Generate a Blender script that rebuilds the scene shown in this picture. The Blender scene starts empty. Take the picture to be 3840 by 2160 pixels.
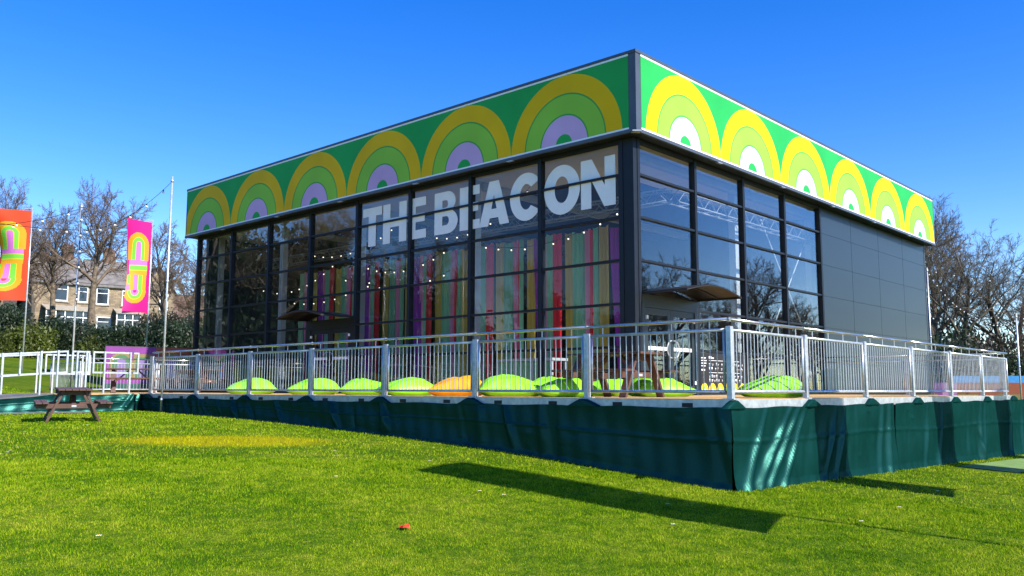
import bpy, bmesh, math, random
import numpy as np
from mathutils import Vector, Matrix
R = math.radians
sc = bpy.context.scene
COL = sc.collection

# ------------------------------------------------------------------ camera
CAM = Vector((-10.768, -5.856, 0.128))
yaw, pitch, roll = 0.74195, 0.11643, 0.00199
d_ = Vector((math.cos(yaw), math.sin(yaw), 0)); r_ = Vector((math.sin(yaw), -math.cos(yaw), 0)); u_ = Vector((0, 0, 1))
fw = math.cos(pitch) * d_ + math.sin(pitch) * u_
up = math.cos(pitch) * u_ - math.sin(pitch) * d_
r2 = math.cos(roll) * r_ + math.sin(roll) * up
up2 = math.cos(roll) * up - math.sin(roll) * r_
cd = bpy.data.cameras.new('camera'); cam = bpy.data.objects.new('camera', cd); COL.objects.link(cam)
m3 = Matrix((r2, up2, -fw)).transposed()
cam.matrix_world = Matrix.Translation(CAM) @ m3.to_4x4()
cd.sensor_width = 36; cd.lens = 3253.89 / 3840 * 36; cd.clip_start = 0.1; cd.clip_end = 3000
sc.camera = cam

# ------------------------------------------------------------------ light
SUN_A, SUN_E = R(6.0), R(37.0)
world = bpy.data.worlds.new('World'); sc.world = world; world.use_nodes = True
wn = world.node_tree.nodes; wl = world.node_tree.links; wn.clear()
sky = wn.new('ShaderNodeTexSky'); sky.sky_type = 'NISHITA'; sky.sun_disc = False
sky.sun_elevation = SUN_E; sky.sun_rotation = R(174); sky.air_density = 1.0; sky.dust_density = 0.05; sky.altitude = 600; sky.ozone_density = 2.6
hs = wn.new('ShaderNodeHueSaturation'); hs.inputs['Saturation'].default_value = 1.42; hs.inputs['Hue'].default_value = 0.519
bg = wn.new('ShaderNodeBackground'); bg.inputs['Strength'].default_value = 0.146
wo = wn.new('ShaderNodeOutputWorld')
wl.new(sky.outputs[0], hs.inputs['Color']); wl.new(hs.outputs[0], bg.inputs[0]); wl.new(bg.outputs[0], wo.inputs[0])
sl = bpy.data.lights.new('sun', 'SUN'); sl.energy = 4.9; sl.angle = R(0.53); sl.color = (1.0, 0.955, 0.87)
so = bpy.data.objects.new('sun', sl); COL.objects.link(so)
sdir = Vector((-math.sin(SUN_A) * math.cos(SUN_E), math.cos(SUN_A) * math.cos(SUN_E), -math.sin(SUN_E)))
so.rotation_euler = sdir.to_track_quat('-Z', 'Y').to_euler(); so.location = (0, -30, 30)
sc.view_settings.view_transform = 'Standard'; sc.view_settings.look = 'None'
sc.view_settings.exposure = 0.9; sc.view_settings.gamma = 1.0; sc.view_settings.use_curve_mapping = False
sc.cycles.max_bounces = 8; sc.cycles.transparent_max_bounces = 16
sc.cycles.caustics_reflective = False; sc.cycles.caustics_refractive = False
sc.cycles.use_denoising = True

# ------------------------------------------------------------------ helpers
def tag(o, label=None, cat=None, group=None, kind=None):
    if label: o['label'] = label
    if cat: o['category'] = cat
    if group: o['group'] = group
    if kind: o['kind'] = kind
    return o

def link(name, data, parent=None, loc=None, rz=0.0):
    o = bpy.data.objects.new(name, data); COL.objects.link(o)
    if parent is not None: o.parent = parent
    if loc is not None: o.location = loc
    if rz: o.rotation_euler = (0, 0, rz)
    return o

def empty(name, loc, rz=0.0):
    e = link(name, None, None, loc, rz); e.empty_display_size = 0.2
    return e

def copy_tree(o, parent=None):
    c = o.copy(); COL.objects.link(c)
    if parent is not None:
        c.parent = parent
    for ch in list(o.children):
        copy_tree(ch, c)
    return c

class MB:
    def __init__(s): s.v = []; s.f = []; s.mi = []; s.sm = []
    def add(s, vs, fs, mi=0, smooth=False):
        b = len(s.v); s.v.extend([tuple(p) for p in vs])
        for f in fs:
            s.f.append([b + i for i in f]); s.mi.append(mi); s.sm.append(smooth)
    def box(s, a, b, mi=0):
        x0, y0, z0 = a; x1, y1, z1 = b
        s.add([(x0,y0,z0),(x1,y0,z0),(x1,y1,z0),(x0,y1,z0),(x0,y0,z1),(x1,y0,z1),(x1,y1,z1),(x0,y1,z1)],
              [(0,3,2,1),(4,5,6,7),(0,1,5,4),(1,2,6,5),(2,3,7,6),(3,0,4,7)], mi)
    def obox(s, c, ax, ay, az, mi=0):
        c, ax, ay, az = Vector(c), Vector(ax), Vector(ay), Vector(az)
        vs = [c + sx*ax + sy*ay + sz*az for sz in (-1,1) for sx, sy in ((-1,-1),(1,-1),(1,1),(-1,1))]
        s.add(vs, [(0,3,2,1),(4,5,6,7),(0,1,5,4),(1,2,6,5),(2,3,7,6),(3,0,4,7)], mi)
    def bar(s, p0, p1, w, h, upv=(0,0,1), mi=0):
        p0, p1 = Vector(p0), Vector(p1); d = p1 - p0; L = d.length; d.normalize()
        u = Vector(upv); sd = d.cross(u)
        if sd.length < 1e-4: sd = d.cross(Vector((1,0,0)))
        sd.normalize(); u = sd.cross(d)
        s.obox((p0+p1)/2, d*L/2, sd*w/2, u*h/2, mi)
    def tube(s, pts, rad, n=8, mi=0, cap=True, smooth=True):
        pts = [Vector(p) for p in pts]
        if not isinstance(rad, (list, tuple)): rad = [rad]*len(pts)
        b = len(s.v); prev = None
        for i, p in enumerate(pts):
            d = (pts[min(i+1,len(pts)-1)] - pts[max(i-1,0)]).normalized()
            a = prev if prev is not None else (Vector((0,0,1)) if abs(d.z) < .9 else Vector((1,0,0)))
            sd = d.cross(a)
            if sd.length < 1e-5: sd = d.cross(Vector((0,1,0)))
            sd.normalize(); u = sd.cross(d); prev = u
            for k in range(n):
                t = 2*math.pi*k/n
                s.v.append(tuple(p + rad[i]*(math.cos(t)*sd + math.sin(t)*u)))
        for i in range(len(pts)-1):
            for k in range(n):
                k2 = (k+1) % n
                s.f.append([b+i*n+k, b+i*n+k2, b+(i+1)*n+k2, b+(i+1)*n+k]); s.mi.append(mi); s.sm.append(smooth)
        if cap:
            s.f.append([b+k for k in range(n)][::-1]); s.mi.append(mi); s.sm.append(False)
            s.f.append([b+(len(pts)-1)*n+k for k in range(n)]); s.mi.append(mi); s.sm.append(False)
    def mesh(s, name, mats):
        me = bpy.data.meshes.new(name); me.from_pydata(s.v, [], s.f)
        if not isinstance(mats, (list, tuple)): mats = [mats]
        for m in mats: me.materials.append(m)
        me.polygons.foreach_set('material_index', s.mi)
        me.polygons.foreach_set('use_smooth', s.sm); me.update()
        return me
    def build(s, name, mats, parent=None, loc=None, rz=0.0):
        return link(name, s.mesh(name, mats), parent, loc, rz)

def bevel_mesh(me, w, seg=1):
    bm = bmesh.new(); bm.from_mesh(me)
    bmesh.ops.bevel(bm, geom=bm.edges[:], offset=w, segments=seg, affect='EDGES')
    bm.to_mesh(me); bm.free(); return me

# ------------------------------------------------------------------ materials
def mat(name, col, rough=0.6, metal=0.0, var=0.12, scale=6.0, bump=0.0, bscale=60.0, spec=0.5, stretch=None, coat=0.0, col2=None):
    m = bpy.data.materials.new(name); m.use_nodes = True
    nt = m.node_tree; n = nt.nodes; l = nt.links; p = n['Principled BSDF']
    p.inputs['Roughness'].default_value = rough; p.inputs['Metallic'].default_value = metal
    p.inputs['Specular IOR Level'].default_value = spec; p.inputs['Coat Weight'].default_value = coat
    tc = n.new('ShaderNodeTexCoord'); mp = n.new('ShaderNodeMapping')
    if stretch: mp.inputs['Scale'].default_value = stretch
    l.new(tc.outputs['Object'], mp.inputs[0])
    no = n.new('ShaderNodeTexNoise'); no.inputs['Scale'].default_value = scale; no.inputs['Detail'].default_value = 6; no.inputs['Roughness'].default_value = .65
    l.new(mp.outputs[0], no.inputs['Vector'])
    c2 = col2 if col2 else tuple(max(0, c*(1-2*var)) for c in col)
    mx = n.new('ShaderNodeMix'); mx.data_type = 'RGBA'
    rp = n.new('ShaderNodeMapRange'); rp.inputs[1].default_value = .3; rp.inputs[2].default_value = .7
    l.new(no.outputs[0], rp.inputs[0]); l.new(rp.outputs[0], mx.inputs[0])
    hi = tuple(min(1, c*(1+.5*var)) for c in col)
    mx.inputs[6].default_value = (*c2, 1); mx.inputs[7].default_value = (*hi, 1)
    l.new(mx.outputs[2], p.inputs['Base Color'])
    if bump:
        nb = n.new('ShaderNodeTexNoise'); nb.inputs['Scale'].default_value = bscale; nb.inputs['Detail'].default_value = 4
        l.new(mp.outputs[0], nb.inputs['Vector'])
        bp = n.new('ShaderNodeBump'); bp.inputs['Strength'].default_value = bump; bp.inputs['Distance'].default_value = .01
        l.new(nb.outputs[0], bp.inputs['Height']); l.new(bp.outputs[0], p.inputs['Normal'])
    return m

def translucent(m, col, fac=.35):
    """mix a translucent lobe into an existing principled material (cloth, leaves)"""
    nt = m.node_tree; n = nt.nodes; l = nt.links; p = n['Principled BSDF']; o = n['Material Output']
    t = n.new('ShaderNodeBsdfTranslucent'); t.inputs[0].default_value = (*col, 1)
    mx = n.new('ShaderNodeMixShader'); mx.inputs[0].default_value = fac
    l.new(p.outputs[0], mx.inputs[1]); l.new(t.outputs[0], mx.inputs[2]); l.new(mx.outputs[0], o.inputs[0])
    return m

def glass_mat(name, tint=(.955,.975,.98), r0=.006):
    m = bpy.data.materials.new(name); m.use_nodes = True
    n = m.node_tree.nodes; l = m.node_tree.links; n.clear()
    lw = n.new('ShaderNodeLayerWeight'); lw.inputs[0].default_value = .5
    pw = n.new('ShaderNodeMath'); pw.operation = 'POWER'; pw.inputs[1].default_value = 2.75
    ml = n.new('ShaderNodeMath'); ml.operation = 'MULTIPLY_ADD'; ml.inputs[1].default_value = 1-r0; ml.inputs[2].default_value = r0
    l.new(lw.outputs['Facing'], pw.inputs[0]); l.new(pw.outputs[0], ml.inputs[0])
    tr = n.new('ShaderNodeBsdfTransparent'); tr.inputs[0].default_value = (*tint, 1)
    gl = n.new('ShaderNodeBsdfGlossy'); gl.inputs['Roughness'].default_value = 0.004
    nz = n.new('ShaderNodeTexNoise'); nz.inputs['Scale'].default_value = .7
    tc = n.new('ShaderNodeTexCoord'); l.new(tc.outputs['Object'], nz.inputs['Vector'])
    bp = n.new('ShaderNodeBump'); bp.inputs['Strength'].default_value = .12; bp.inputs['Distance'].default_value = .02
    l.new(nz.outputs[0], bp.inputs['Height']); l.new(bp.outputs[0], gl.inputs['Normal'])
    mx = n.new('ShaderNodeMixShader'); o = n.new('ShaderNodeOutputMaterial')
    l.new(ml.outputs[0], mx.inputs[0]); l.new(tr.outputs[0], mx.inputs[1]); l.new(gl.outputs[0], mx.inputs[2]); l.new(mx.outputs[0], o.inputs[0])
    return m

def emit_mat(name, col, s):
    m = bpy.data.materials.new(name); m.use_nodes = True
    p = m.node_tree.nodes['Principled BSDF']
    p.inputs['Base Color'].default_value = (.8,.8,.78,1); p.inputs['Emission Color'].default_value = (*col, 1); p.inputs['Emission Strength'].default_value = s
    return m

M = {}
M['galv'] = mat('galvanised steel', (.60,.64,.67), .38, .55, .16, 9, .15, 90)
M['galv_rail'] = mat('brushed rail steel', (.62,.60,.56), .25, .9, .08, 12)
M['truss'] = mat('truss aluminium', (.22,.23,.25), .45, .1, .06, 5)
M['alu'] = mat('white aluminium', (.44,.46,.48), .45, .1, .06, 5)
M['frame'] = mat('anthracite frame', (.012,.016,.023), .45, .0, .12, 3, spec=.25)
M['panel'] = mat('anthracite wall panel', (.019,.030,.038), .36, .0, .05, .6, .05, 2.0, spec=.5)
M['trim'] = mat('dark fascia trim', (.075,.088,.105), .4, .15, .1, 3)
M['white'] = mat('white vinyl', (.86,.87,.88), .5, 0, .03, 3)
M['glass'] = glass_mat('tinted curtain wall glass')
M['ceil'] = mat('ceiling lining', (.70,.66,.58), .8, 0, .05, 1.5)
M['int_wall'] = mat('dark inner wall', (.03,.032,.038), .8, 0, .1, 2)
M['int_floor'] = mat('inner floor', (.36,.30,.22), .55, 0, .1, 2)
M['black'] = mat('black', (.012,.012,.013), .6, 0, .1, 4)
M['tarp'] = mat('green tarpaulin', (.006,.098,.088), .36, .5, .16, 1.6, .22, 45, spec=.0)
def tarp_mat():
    m = mat('green tarpaulin', (.002,.028,.0255), .5, 0, .16, 1.6, .22, 45, spec=0)
    n = m.node_tree.nodes; l = m.node_tree.links; p = n['Principled BSDF']; o = n['Material Output']
    bc = p.inputs['Base Color'].links[0].from_socket; nr = p.inputs['Normal'].links[0].from_socket
    df = n.new('ShaderNodeBsdfDiffuse'); l.new(bc, df.inputs['Color']); l.new(nr, df.inputs['Normal'])
    gl = n.new('ShaderNodeBsdfGlossy'); gl.inputs['Color'].default_value = (.05,.17,.145,1); gl.inputs['Roughness'].default_value = .36; l.new(nr, gl.inputs['Normal'])
    mx = n.new('ShaderNodeMixShader'); mx.inputs[0].default_value = .20
    l.new(df.outputs[0], mx.inputs[1]); l.new(gl.outputs[0], mx.inputs[2]); l.new(mx.outputs[0], o.inputs[0])
    return m
M['tarp'] = tarp_mat()
M['deck'] = mat('deck boards', (.66,.40,.15), .6, 0, .22, 3, .2, 40, stretch=(1,8,1))
M['brown'] = mat('brown recycled boards', (.105,.050,.034), .55, 0, .2, 6, .2, 40)
M['bag_g'] = mat('lime beanbag fabric', (.26,.72,.012), .5, 0, .10, 3, .5, 7)
M['bag_o'] = mat('orange beanbag fabric', (.86,.36,.006), .5, 0, .10, 3, .5, 7)
M['bronze'] = translucent(mat('bronze canopy sheet', (.018,.015,.011), .35, 0, .05, 3), (.04,.03,.018), .3)
M['bulb'] = mat('white bulb', (.85,.85,.82), .25, 0, .02, 3)
M['bulb_lit'] = emit_mat('lit festoon bulb', (1,.86,.62), 1.1)
M['cable'] = mat('black cable', (.012,.012,.012), .6)
M['bark'] = mat('bark', (.20,.150,.098), .9, 0, .35, 5, .5, 25)
M['bark_d'] = mat('dark bark', (.105,.088,.070), .9, 0, .3, 5, .5, 25)
M['twig'] = mat('twigs', (.165,.135,.092), .9, 0, .3, 2)
M['twig_r'] = mat('reddish twigs', (.185,.130,.088), .9, 0, .3, 2)
M['roof_s'] = mat('stone slate roof', (.185,.165,.150), .85, 0, .25, 2, .4, 12)
M['stone_s'] = mat('stone trim', (.36,.31,.235), .85, 0, .2, 4)
M['upvc'] = mat('white window frames', (.80,.80,.80), .4, 0, .03, 4)
M['wglass'] = mat('house window glass', (.02,.024,.03), .06, 0, .2, 2, spec=.8)
M['brickred'] = mat('chimney brick', (.16,.095,.065), .9, 0, .25, 8, .3, 20)
M['pot'] = mat('chimney pot clay', (.30,.15,.09), .8)
M['path'] = mat('asphalt path', (.16,.155,.145), .9, 0, .2, 4, .3, 60)
M['turfmat'] = mat('artificial turf mat', (.16,.27,.060), .9, 0, .15, 3, .4, 120)
M['ply'] = mat('hoarding back', (.06,.055,.05), .8)
M['bluebar'] = mat('blue barrier', (.05,.30,.62), .5)

def brick_mat(name, c1, c2, mortar, sc_):
    m = bpy.data.materials.new(name); m.use_nodes = True
    n = m.node_tree.nodes; l = m.node_tree.links; p = n['Principled BSDF']; p.inputs['Roughness'].default_value = .9
    tc = n.new('ShaderNodeTexCoord'); mp = n.new('ShaderNodeMapping'); mp.inputs['Rotation'].default_value = (R(90), 0, 0)
    b = n.new('ShaderNodeTexBrick'); b.inputs['Scale'].default_value = sc_
    b.inputs['Color1'].default_value = (*c1,1); b.inputs['Color2'].default_value = (*c2,1); b.inputs['Mortar'].default_value = (*mortar,1)
    b.inputs['Mortar Size'].default_value = .012; b.inputs['Brick Width'].default_value = .45; b.inputs['Row Height'].default_value = .16
    l.new(tc.outputs['Object'], mp.inputs[0]); l.new(mp.outputs[0], b.inputs['Vector'])
    no = n.new('ShaderNodeTexNoise'); no.inputs['Scale'].default_value = 1.3; no.inputs['Detail'].default_value = 8; l.new(mp.outputs[0], no.inputs['Vector'])
    mx = n.new('ShaderNodeMix'); mx.data_type = 'RGBA'; mx.blend_type = 'MULTIPLY'; mx.inputs[0].default_value = .7
    rr = n.new('ShaderNodeMapRange'); rr.inputs[1].default_value = .3; rr.inputs[2].default_value = .7; rr.inputs[3].default_value = .55; rr.inputs[4].default_value = 1.15
    l.new(no.outputs[0], rr.inputs[0]); l.new(b.outputs[0], mx.inputs[6]); l.new(rr.outputs[0], mx.inputs[7]); l.new(mx.outputs[2], p.inputs['Base Color'])
    return m
M['stone'] = brick_mat('gritstone wall', (.34,.255,.155), (.22,.165,.105), (.14,.115,.085), 1.0)

# ------------------------------------------------------------------ ground
GY = [-400,-40,-6,0,1.4,3.45,6.75,11.3,17.7,22,60,110,600]
GF = [-4.0,-.65,-.28,0,.14,.31,.48,.66,.78,.92,4.1,8.6,20]
def gz(x, y):
    x = np.asarray(x, float); y = np.asarray(y, float)
    f = 0
    for k in (-1.2,-.6,0,.6,1.2): f = f + np.interp(y+k, GY, GF)/5
    far = np.interp(y, [22, 26], [0, 1])
    side = np.interp(x - .55*y, [-10, 30], [1, .35]) # the hill rises mostly on the left
    f = np.where(far > 0, np.interp(22., GY, GF)*1.0 + (f - .92)*((1-far) + far*side), f)
    z = -1.235 + f - .02*np.clip(x, 0, 20) - .004*np.clip(-x, 0, 30)
    return z
def g1(x, y): return float(gz(x, y))

def mat_grass_nodes(m, blade):
    n = m.node_tree.nodes; l = m.node_tree.links; p = n['Principled BSDF']
    p.inputs['Roughness'].default_value = .6 if blade else .95; p.inputs['Specular IOR Level'].default_value = .06
    ge = n.new('ShaderNodeNewGeometry')
    n1 = n.new('ShaderNodeTexNoise'); n1.inputs['Scale'].default_value = .62; n1.inputs['Detail'].default_value = 5; n1.inputs['Roughness'].default_value = .7
    n2 = n.new('ShaderNodeTexNoise'); n2.inputs['Scale'].default_value = 5.5; n2.inputs['Detail'].default_value = 6; n2.inputs['Roughness'].default_value = .7
    l.new(ge.outputs['Position'], n1.inputs['Vector']); l.new(ge.outputs['Position'], n2.inputs['Vector'])
    cr = n.new('ShaderNodeValToRGB'); e = cr.color_ramp.elements
    cols = [(0.0,(.020,.085,.002)),(.28,(.080,.210,.003)),(.45,(.200,.330,.004)),(.62,(.320,.420,.008)),(1.0,(.52,.51,.06))] if blade else \
           [(0.0,(.014,.040,.002)),(.40,(.050,.100,.003)),(.60,(.105,.150,.006)),(1.0,(.22,.20,.03))]
    e[0].position, e[0].color = cols[0][0], (*cols[0][1],1); e[1].position, e[1].color = cols[-1][0], (*cols[-1][1],1)
    for q, c in cols[1:-1]:
        k = e.new(q); k.color = (*c,1)
    ad = n.new('ShaderNodeMath'); ad.operation = 'ADD'
    s1 = n.new('ShaderNodeMath'); s1.operation = 'MULTIPLY_ADD'; s1.inputs[1].default_value = .8; s1.inputs[2].default_value = -.40
    l.new(n1.outputs[0], s1.inputs[0])
    s2 = n.new('ShaderNodeMath'); s2.operation = 'MULTIPLY'; s2.inputs[1].default_value = 1.0; l.new(n2.outputs[0], s2.inputs[0])
    l.new(s1.outputs[0], ad.inputs[0]); l.new(s2.outputs[0], ad.inputs[1])
    last = ad
    if blade:
        rd = n.new('ShaderNodeMath'); rd.operation = 'MULTIPLY_ADD'; rd.inputs[1].default_value = .55; rd.inputs[2].default_value = -.27
        l.new(ge.outputs['Random Per Island'], rd.inputs[0])
        a2 = n.new('ShaderNodeMath'); a2.operation = 'ADD'; l.new(ad.outputs[0], a2.inputs[0]); l.new(rd.outputs[0], a2.inputs[1]); last = a2
    l.new(last.outputs[0], cr.inputs[0])
    # worn, yellowed patch of turf on the lawn in front of the deck
    sp = n.new('ShaderNodeSeparateXYZ'); l.new(ge.outputs['Position'], sp.inputs[0])
    def M2(op, a, b, c=None):
        q = n.new('ShaderNodeMath'); q.operation = op
        for i, v in enumerate((a, b, c)):
            if v is None: continue
            if isinstance(v, (int, float)): q.inputs[i].default_value = v
            else: l.new(v, q.inputs[i])
        return q.outputs[0]
    dx = M2('ADD', sp.outputs[0], 3.15); dy = M2('ADD', sp.outputs[1], -7.6)
    ra = R(-33); u = M2('ADD', M2('MULTIPLY', dx, math.cos(ra)), M2('MULTIPLY', dy, math.sin(ra))); v = M2('ADD', M2('MULTIPLY', dx, -math.sin(ra)), M2('MULTIPLY', dy, math.cos(ra)))
    dd = M2('ADD', M2('POWER', M2('ABSOLUTE', M2('DIVIDE', u, 1.7), 0), 2.2), M2('POWER', M2('ABSOLUTE', M2('DIVIDE', v, .95), 0), 2.2))
    dd = M2('ADD', dd, M2('MULTIPLY_ADD', n2.outputs[0], 2.6, -1.3))
    mr = n.new('ShaderNodeMapRange'); mr.inputs[1].default_value = .45; mr.inputs[2].default_value = 1.35; mr.inputs[3].default_value = .72; mr.inputs[4].default_value = 0
    l.new(dd, mr.inputs[0])
    mx = n.new('ShaderNodeMix'); mx.data_type = 'RGBA'; l.new(mr.outputs[0], mx.inputs[0]); l.new(cr.outputs[0], mx.inputs[6])
    mx.inputs[7].default_value = (.50,.43,.004,1) if blade else (.34,.29,.005,1)
    l.new(mx.outputs[2], p.inputs['Base Color'])
    if blade:
        o = n['Material Output']; t = n.new('ShaderNodeBsdfTranslucent'); l.new(mx.outputs[2], t.inputs[0])
        ms = n.new('ShaderNodeMixShader'); ms.inputs[0].default_value = .38
        l.new(p.outputs[0], ms.inputs[1]); l.new(t.outputs[0], ms.inputs[2]); l.new(ms.outputs[0], o.inputs[0])
    else:
        bp = n.new('ShaderNodeBump'); bp.inputs['Strength'].default_value = .8; bp.inputs['Distance'].default_value = .05
        n3 = n.new('ShaderNodeTexNoise'); n3.inputs['Scale'].default_value = 22; n3.inputs['Detail'].default_value = 5; l.new(ge.outputs['Position'], n3.inputs['Vector'])
        l.new(n3.outputs[0], bp.inputs['Height']); l.new(bp.outputs[0], p.inputs['Normal'])
    return m
for k, b in (('lawn', False), ('blade', True)):
    mm = bpy.data.materials.new('lawn soil and turf' if not b else 'grass blades'); mm.use_nodes = True
    M[k] = mat_grass_nodes(mm, b)

def lines(segs):
    o = []
    for a, b, s in segs: o += list(np.arange(a, b, s))
    return np.array(o + [segs[-1][1]])
gx = lines([(-600,-100,100),(-100,-30,7),(-30,-14,2),(-14,12,.5),(12,40,1.5),(40,120,6),(120,800,85)])
gy = lines([(-600,-100,100),(-100,-30,7),(-30,-9,2),(-9,28,.5),(28,60,1.6),(60,120,5),(120,800,85)])
XX, YY = np.meshgrid(gx, gy); ZZ = gz(XX, YY)
nx_, ny_ = len(gx), len(gy)
verts = np.stack([XX, YY, ZZ], -1).reshape(-1, 3)
idx = np.arange(nx_*ny_).reshape(ny_, nx_)
quads = np.stack([idx[:-1,:-1], idx[:-1,1:], idx[1:,1:], idx[1:,:-1]], -1).reshape(-1, 4)
me = bpy.data.meshes.new('lawn'); me.from_pydata(verts.tolist(), [], quads.tolist()); me.materials.append(M['lawn'])
me.polygons.foreach_set('use_smooth', [True]*len(me.polygons)); me.update()
tag(link('lawn', me), kind='structure')

# grass blades: single bent blades spread over the lawn, thinning with distance
rng = np.random.default_rng(7)
def grass(name, N, r0, r1, h0, w0, exp, label):
    az = rng.uniform(R(-2), R(86), N); q = rng.uniform(0, 1, N)
    r = (r0**exp + q*(r1**exp - r0**exp))**(1/exp)
    x = CAM.x + r*np.cos(az); y = CAM.y + r*np.sin(az)
    k = ~((x > -.12) & (y > -.12)) & ~((x > -9) & (y > 17.1) & (y < 25)) & ~((x > 8.0) & (y < 0) & (np.abs(y + .95 + (x-9.0)*.02) < .55))
    x, y, r = x[k], y[k], r[k]; N = len(x)
    # tufts: pull blades toward random centres for an uneven sward
    cl = np.sin(x*5.1 + 1.7*np.sin(y*3.3))*np.sin(y*4.7 + 1.3*np.sin(x*2.9))
    h = h0*(rng.uniform(.45, 1.25, N)) * (1 + .35*cl) * np.clip(r/9, 1, 1.35)
    w = w0*np.clip(r/6.0, .8, 4.0)*rng.uniform(.7, 1.3, N)
    a = rng.uniform(0, 2*np.pi, N); t = rng.uniform(0, 2*np.pi, N); ln = h*rng.uniform(.15, .85, N)
    z = gz(x, y) - .004
    V = np.empty((N, 3, 3))
    V[:,0] = np.stack([x - w*np.cos(a), y - w*np.sin(a), z], -1)
    V[:,1] = np.stack([x + w*np.cos(a), y + w*np.sin(a), z], -1)
    V[:,2] = np.stack([x + ln*np.cos(t), y + ln*np.sin(t), z + h], -1)
    me = bpy.data.meshes.new(name)
    me.vertices.add(3*N); me.vertices.foreach_set('co', V.reshape(-1))
    me.loops.add(3*N); me.loops.foreach_set('vertex_index', np.arange(3*N, dtype=np.int32))
    me.polygons.add(N); me.polygons.foreach_set('loop_start', np.arange(0, 3*N, 3, dtype=np.int32))
    me.materials.append(M['blade']); me.update()
    tag(link(name, me), label, 'grass', kind='stuff')
grass('grass', 640000, 4.2, 13, .021, .0026, 1.15, 'short green grass of the lawn in front of the deck')
grass('grass', 380000, 12.5, 36, .023, .0034, 1.3, 'short green grass farther off towards the picnic table')

# ------------------------------------------------------------------ pavilion
AX, AY = 4.926, 4.785            # outer faces of the fascia
WX, WY = 5.276, 5.135            # wall planes
ZT, ZB = 7.75, 5.85
LX, LY = 25.80, 25.50            # far ends of the fascia
EX, EY = 25.45, 25.05            # far ends of the walls
pav = empty('pavilion', (15.2, 15, 0))
tag(pav, 'glass walled event pavilion with green and yellow arch fascia on the deck', 'pavilion')
def part(mb, name, m, sub=None):
    o = mb.build(name, m, sub if sub else pav)
    if not sub: o.location = (-15.2, -15, 0)
    return o

mb = MB(); mb.box((WX+.05, WY+.05, -.25), (EX-.02, EY-.02, -.012)); part(mb, 'floor', M['int_floor'])
mb = MB(); mb.box((WX+.14, WY+.14, 5.90), (8.1, EY-.05, 6.0)); part(mb, 'ceiling', M['ceil'])
mb = MB(); mb.box((8.102, WY+.14, 5.90), (EX-.05, 7.6, 6.0)); part(mb, 'ceiling', M['ceil'])
mb = MB(); mb.box((8.102, 7.602, 5.89), (EX-.05, EY-.05, 5.99)); part(mb, 'ceiling', M['int_wall'])
mb = MB(); mb.box((AX+.1, AY+.1, 7.55), (LX-.1, LY-.1, 7.66)); part(mb, 'roof', M['trim'])
mb = MB(); mb.box((EX-.2, WY+.3, -.2), (EX, EY, 5.86)); part(mb, 'wall', M['panel'])
mb = MB(); mb.box((WX+.3, EY-.2, -.2), (EX-.22, EY, 5.86)); part(mb, 'wall', M['panel'])
mb = MB(); mb.box((WX+10.3, WY+.16, 0), (EX-.25, WY+.22, 5.86)); part(mb, 'inner_lining', M['int_wall'])
mb = MB(); mb.box((17.2, WY+.3, 0), (17.3, EY-.3, 5.86)); part(mb, 'partition', M['int_wall'])
mb = MB(); mb.box((WX+.35, EY-.32, 0), (17.15, EY-.22, 5.86)); part(mb, 'inner_lining', M['int_wall'])
# soffit between fascia and walls
mb = MB(); mb.box((AX+.03, AY+.03, 5.862), (WX+.12, LY-.03, 5.895)); part(mb, 'soffit', M['frame'])
mb = MB(); mb.box((WX+.122, AY+.03, 5.862), (LX-.03, WY+.12, 5.895)); part(mb, 'soffit', M['frame'])

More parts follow.
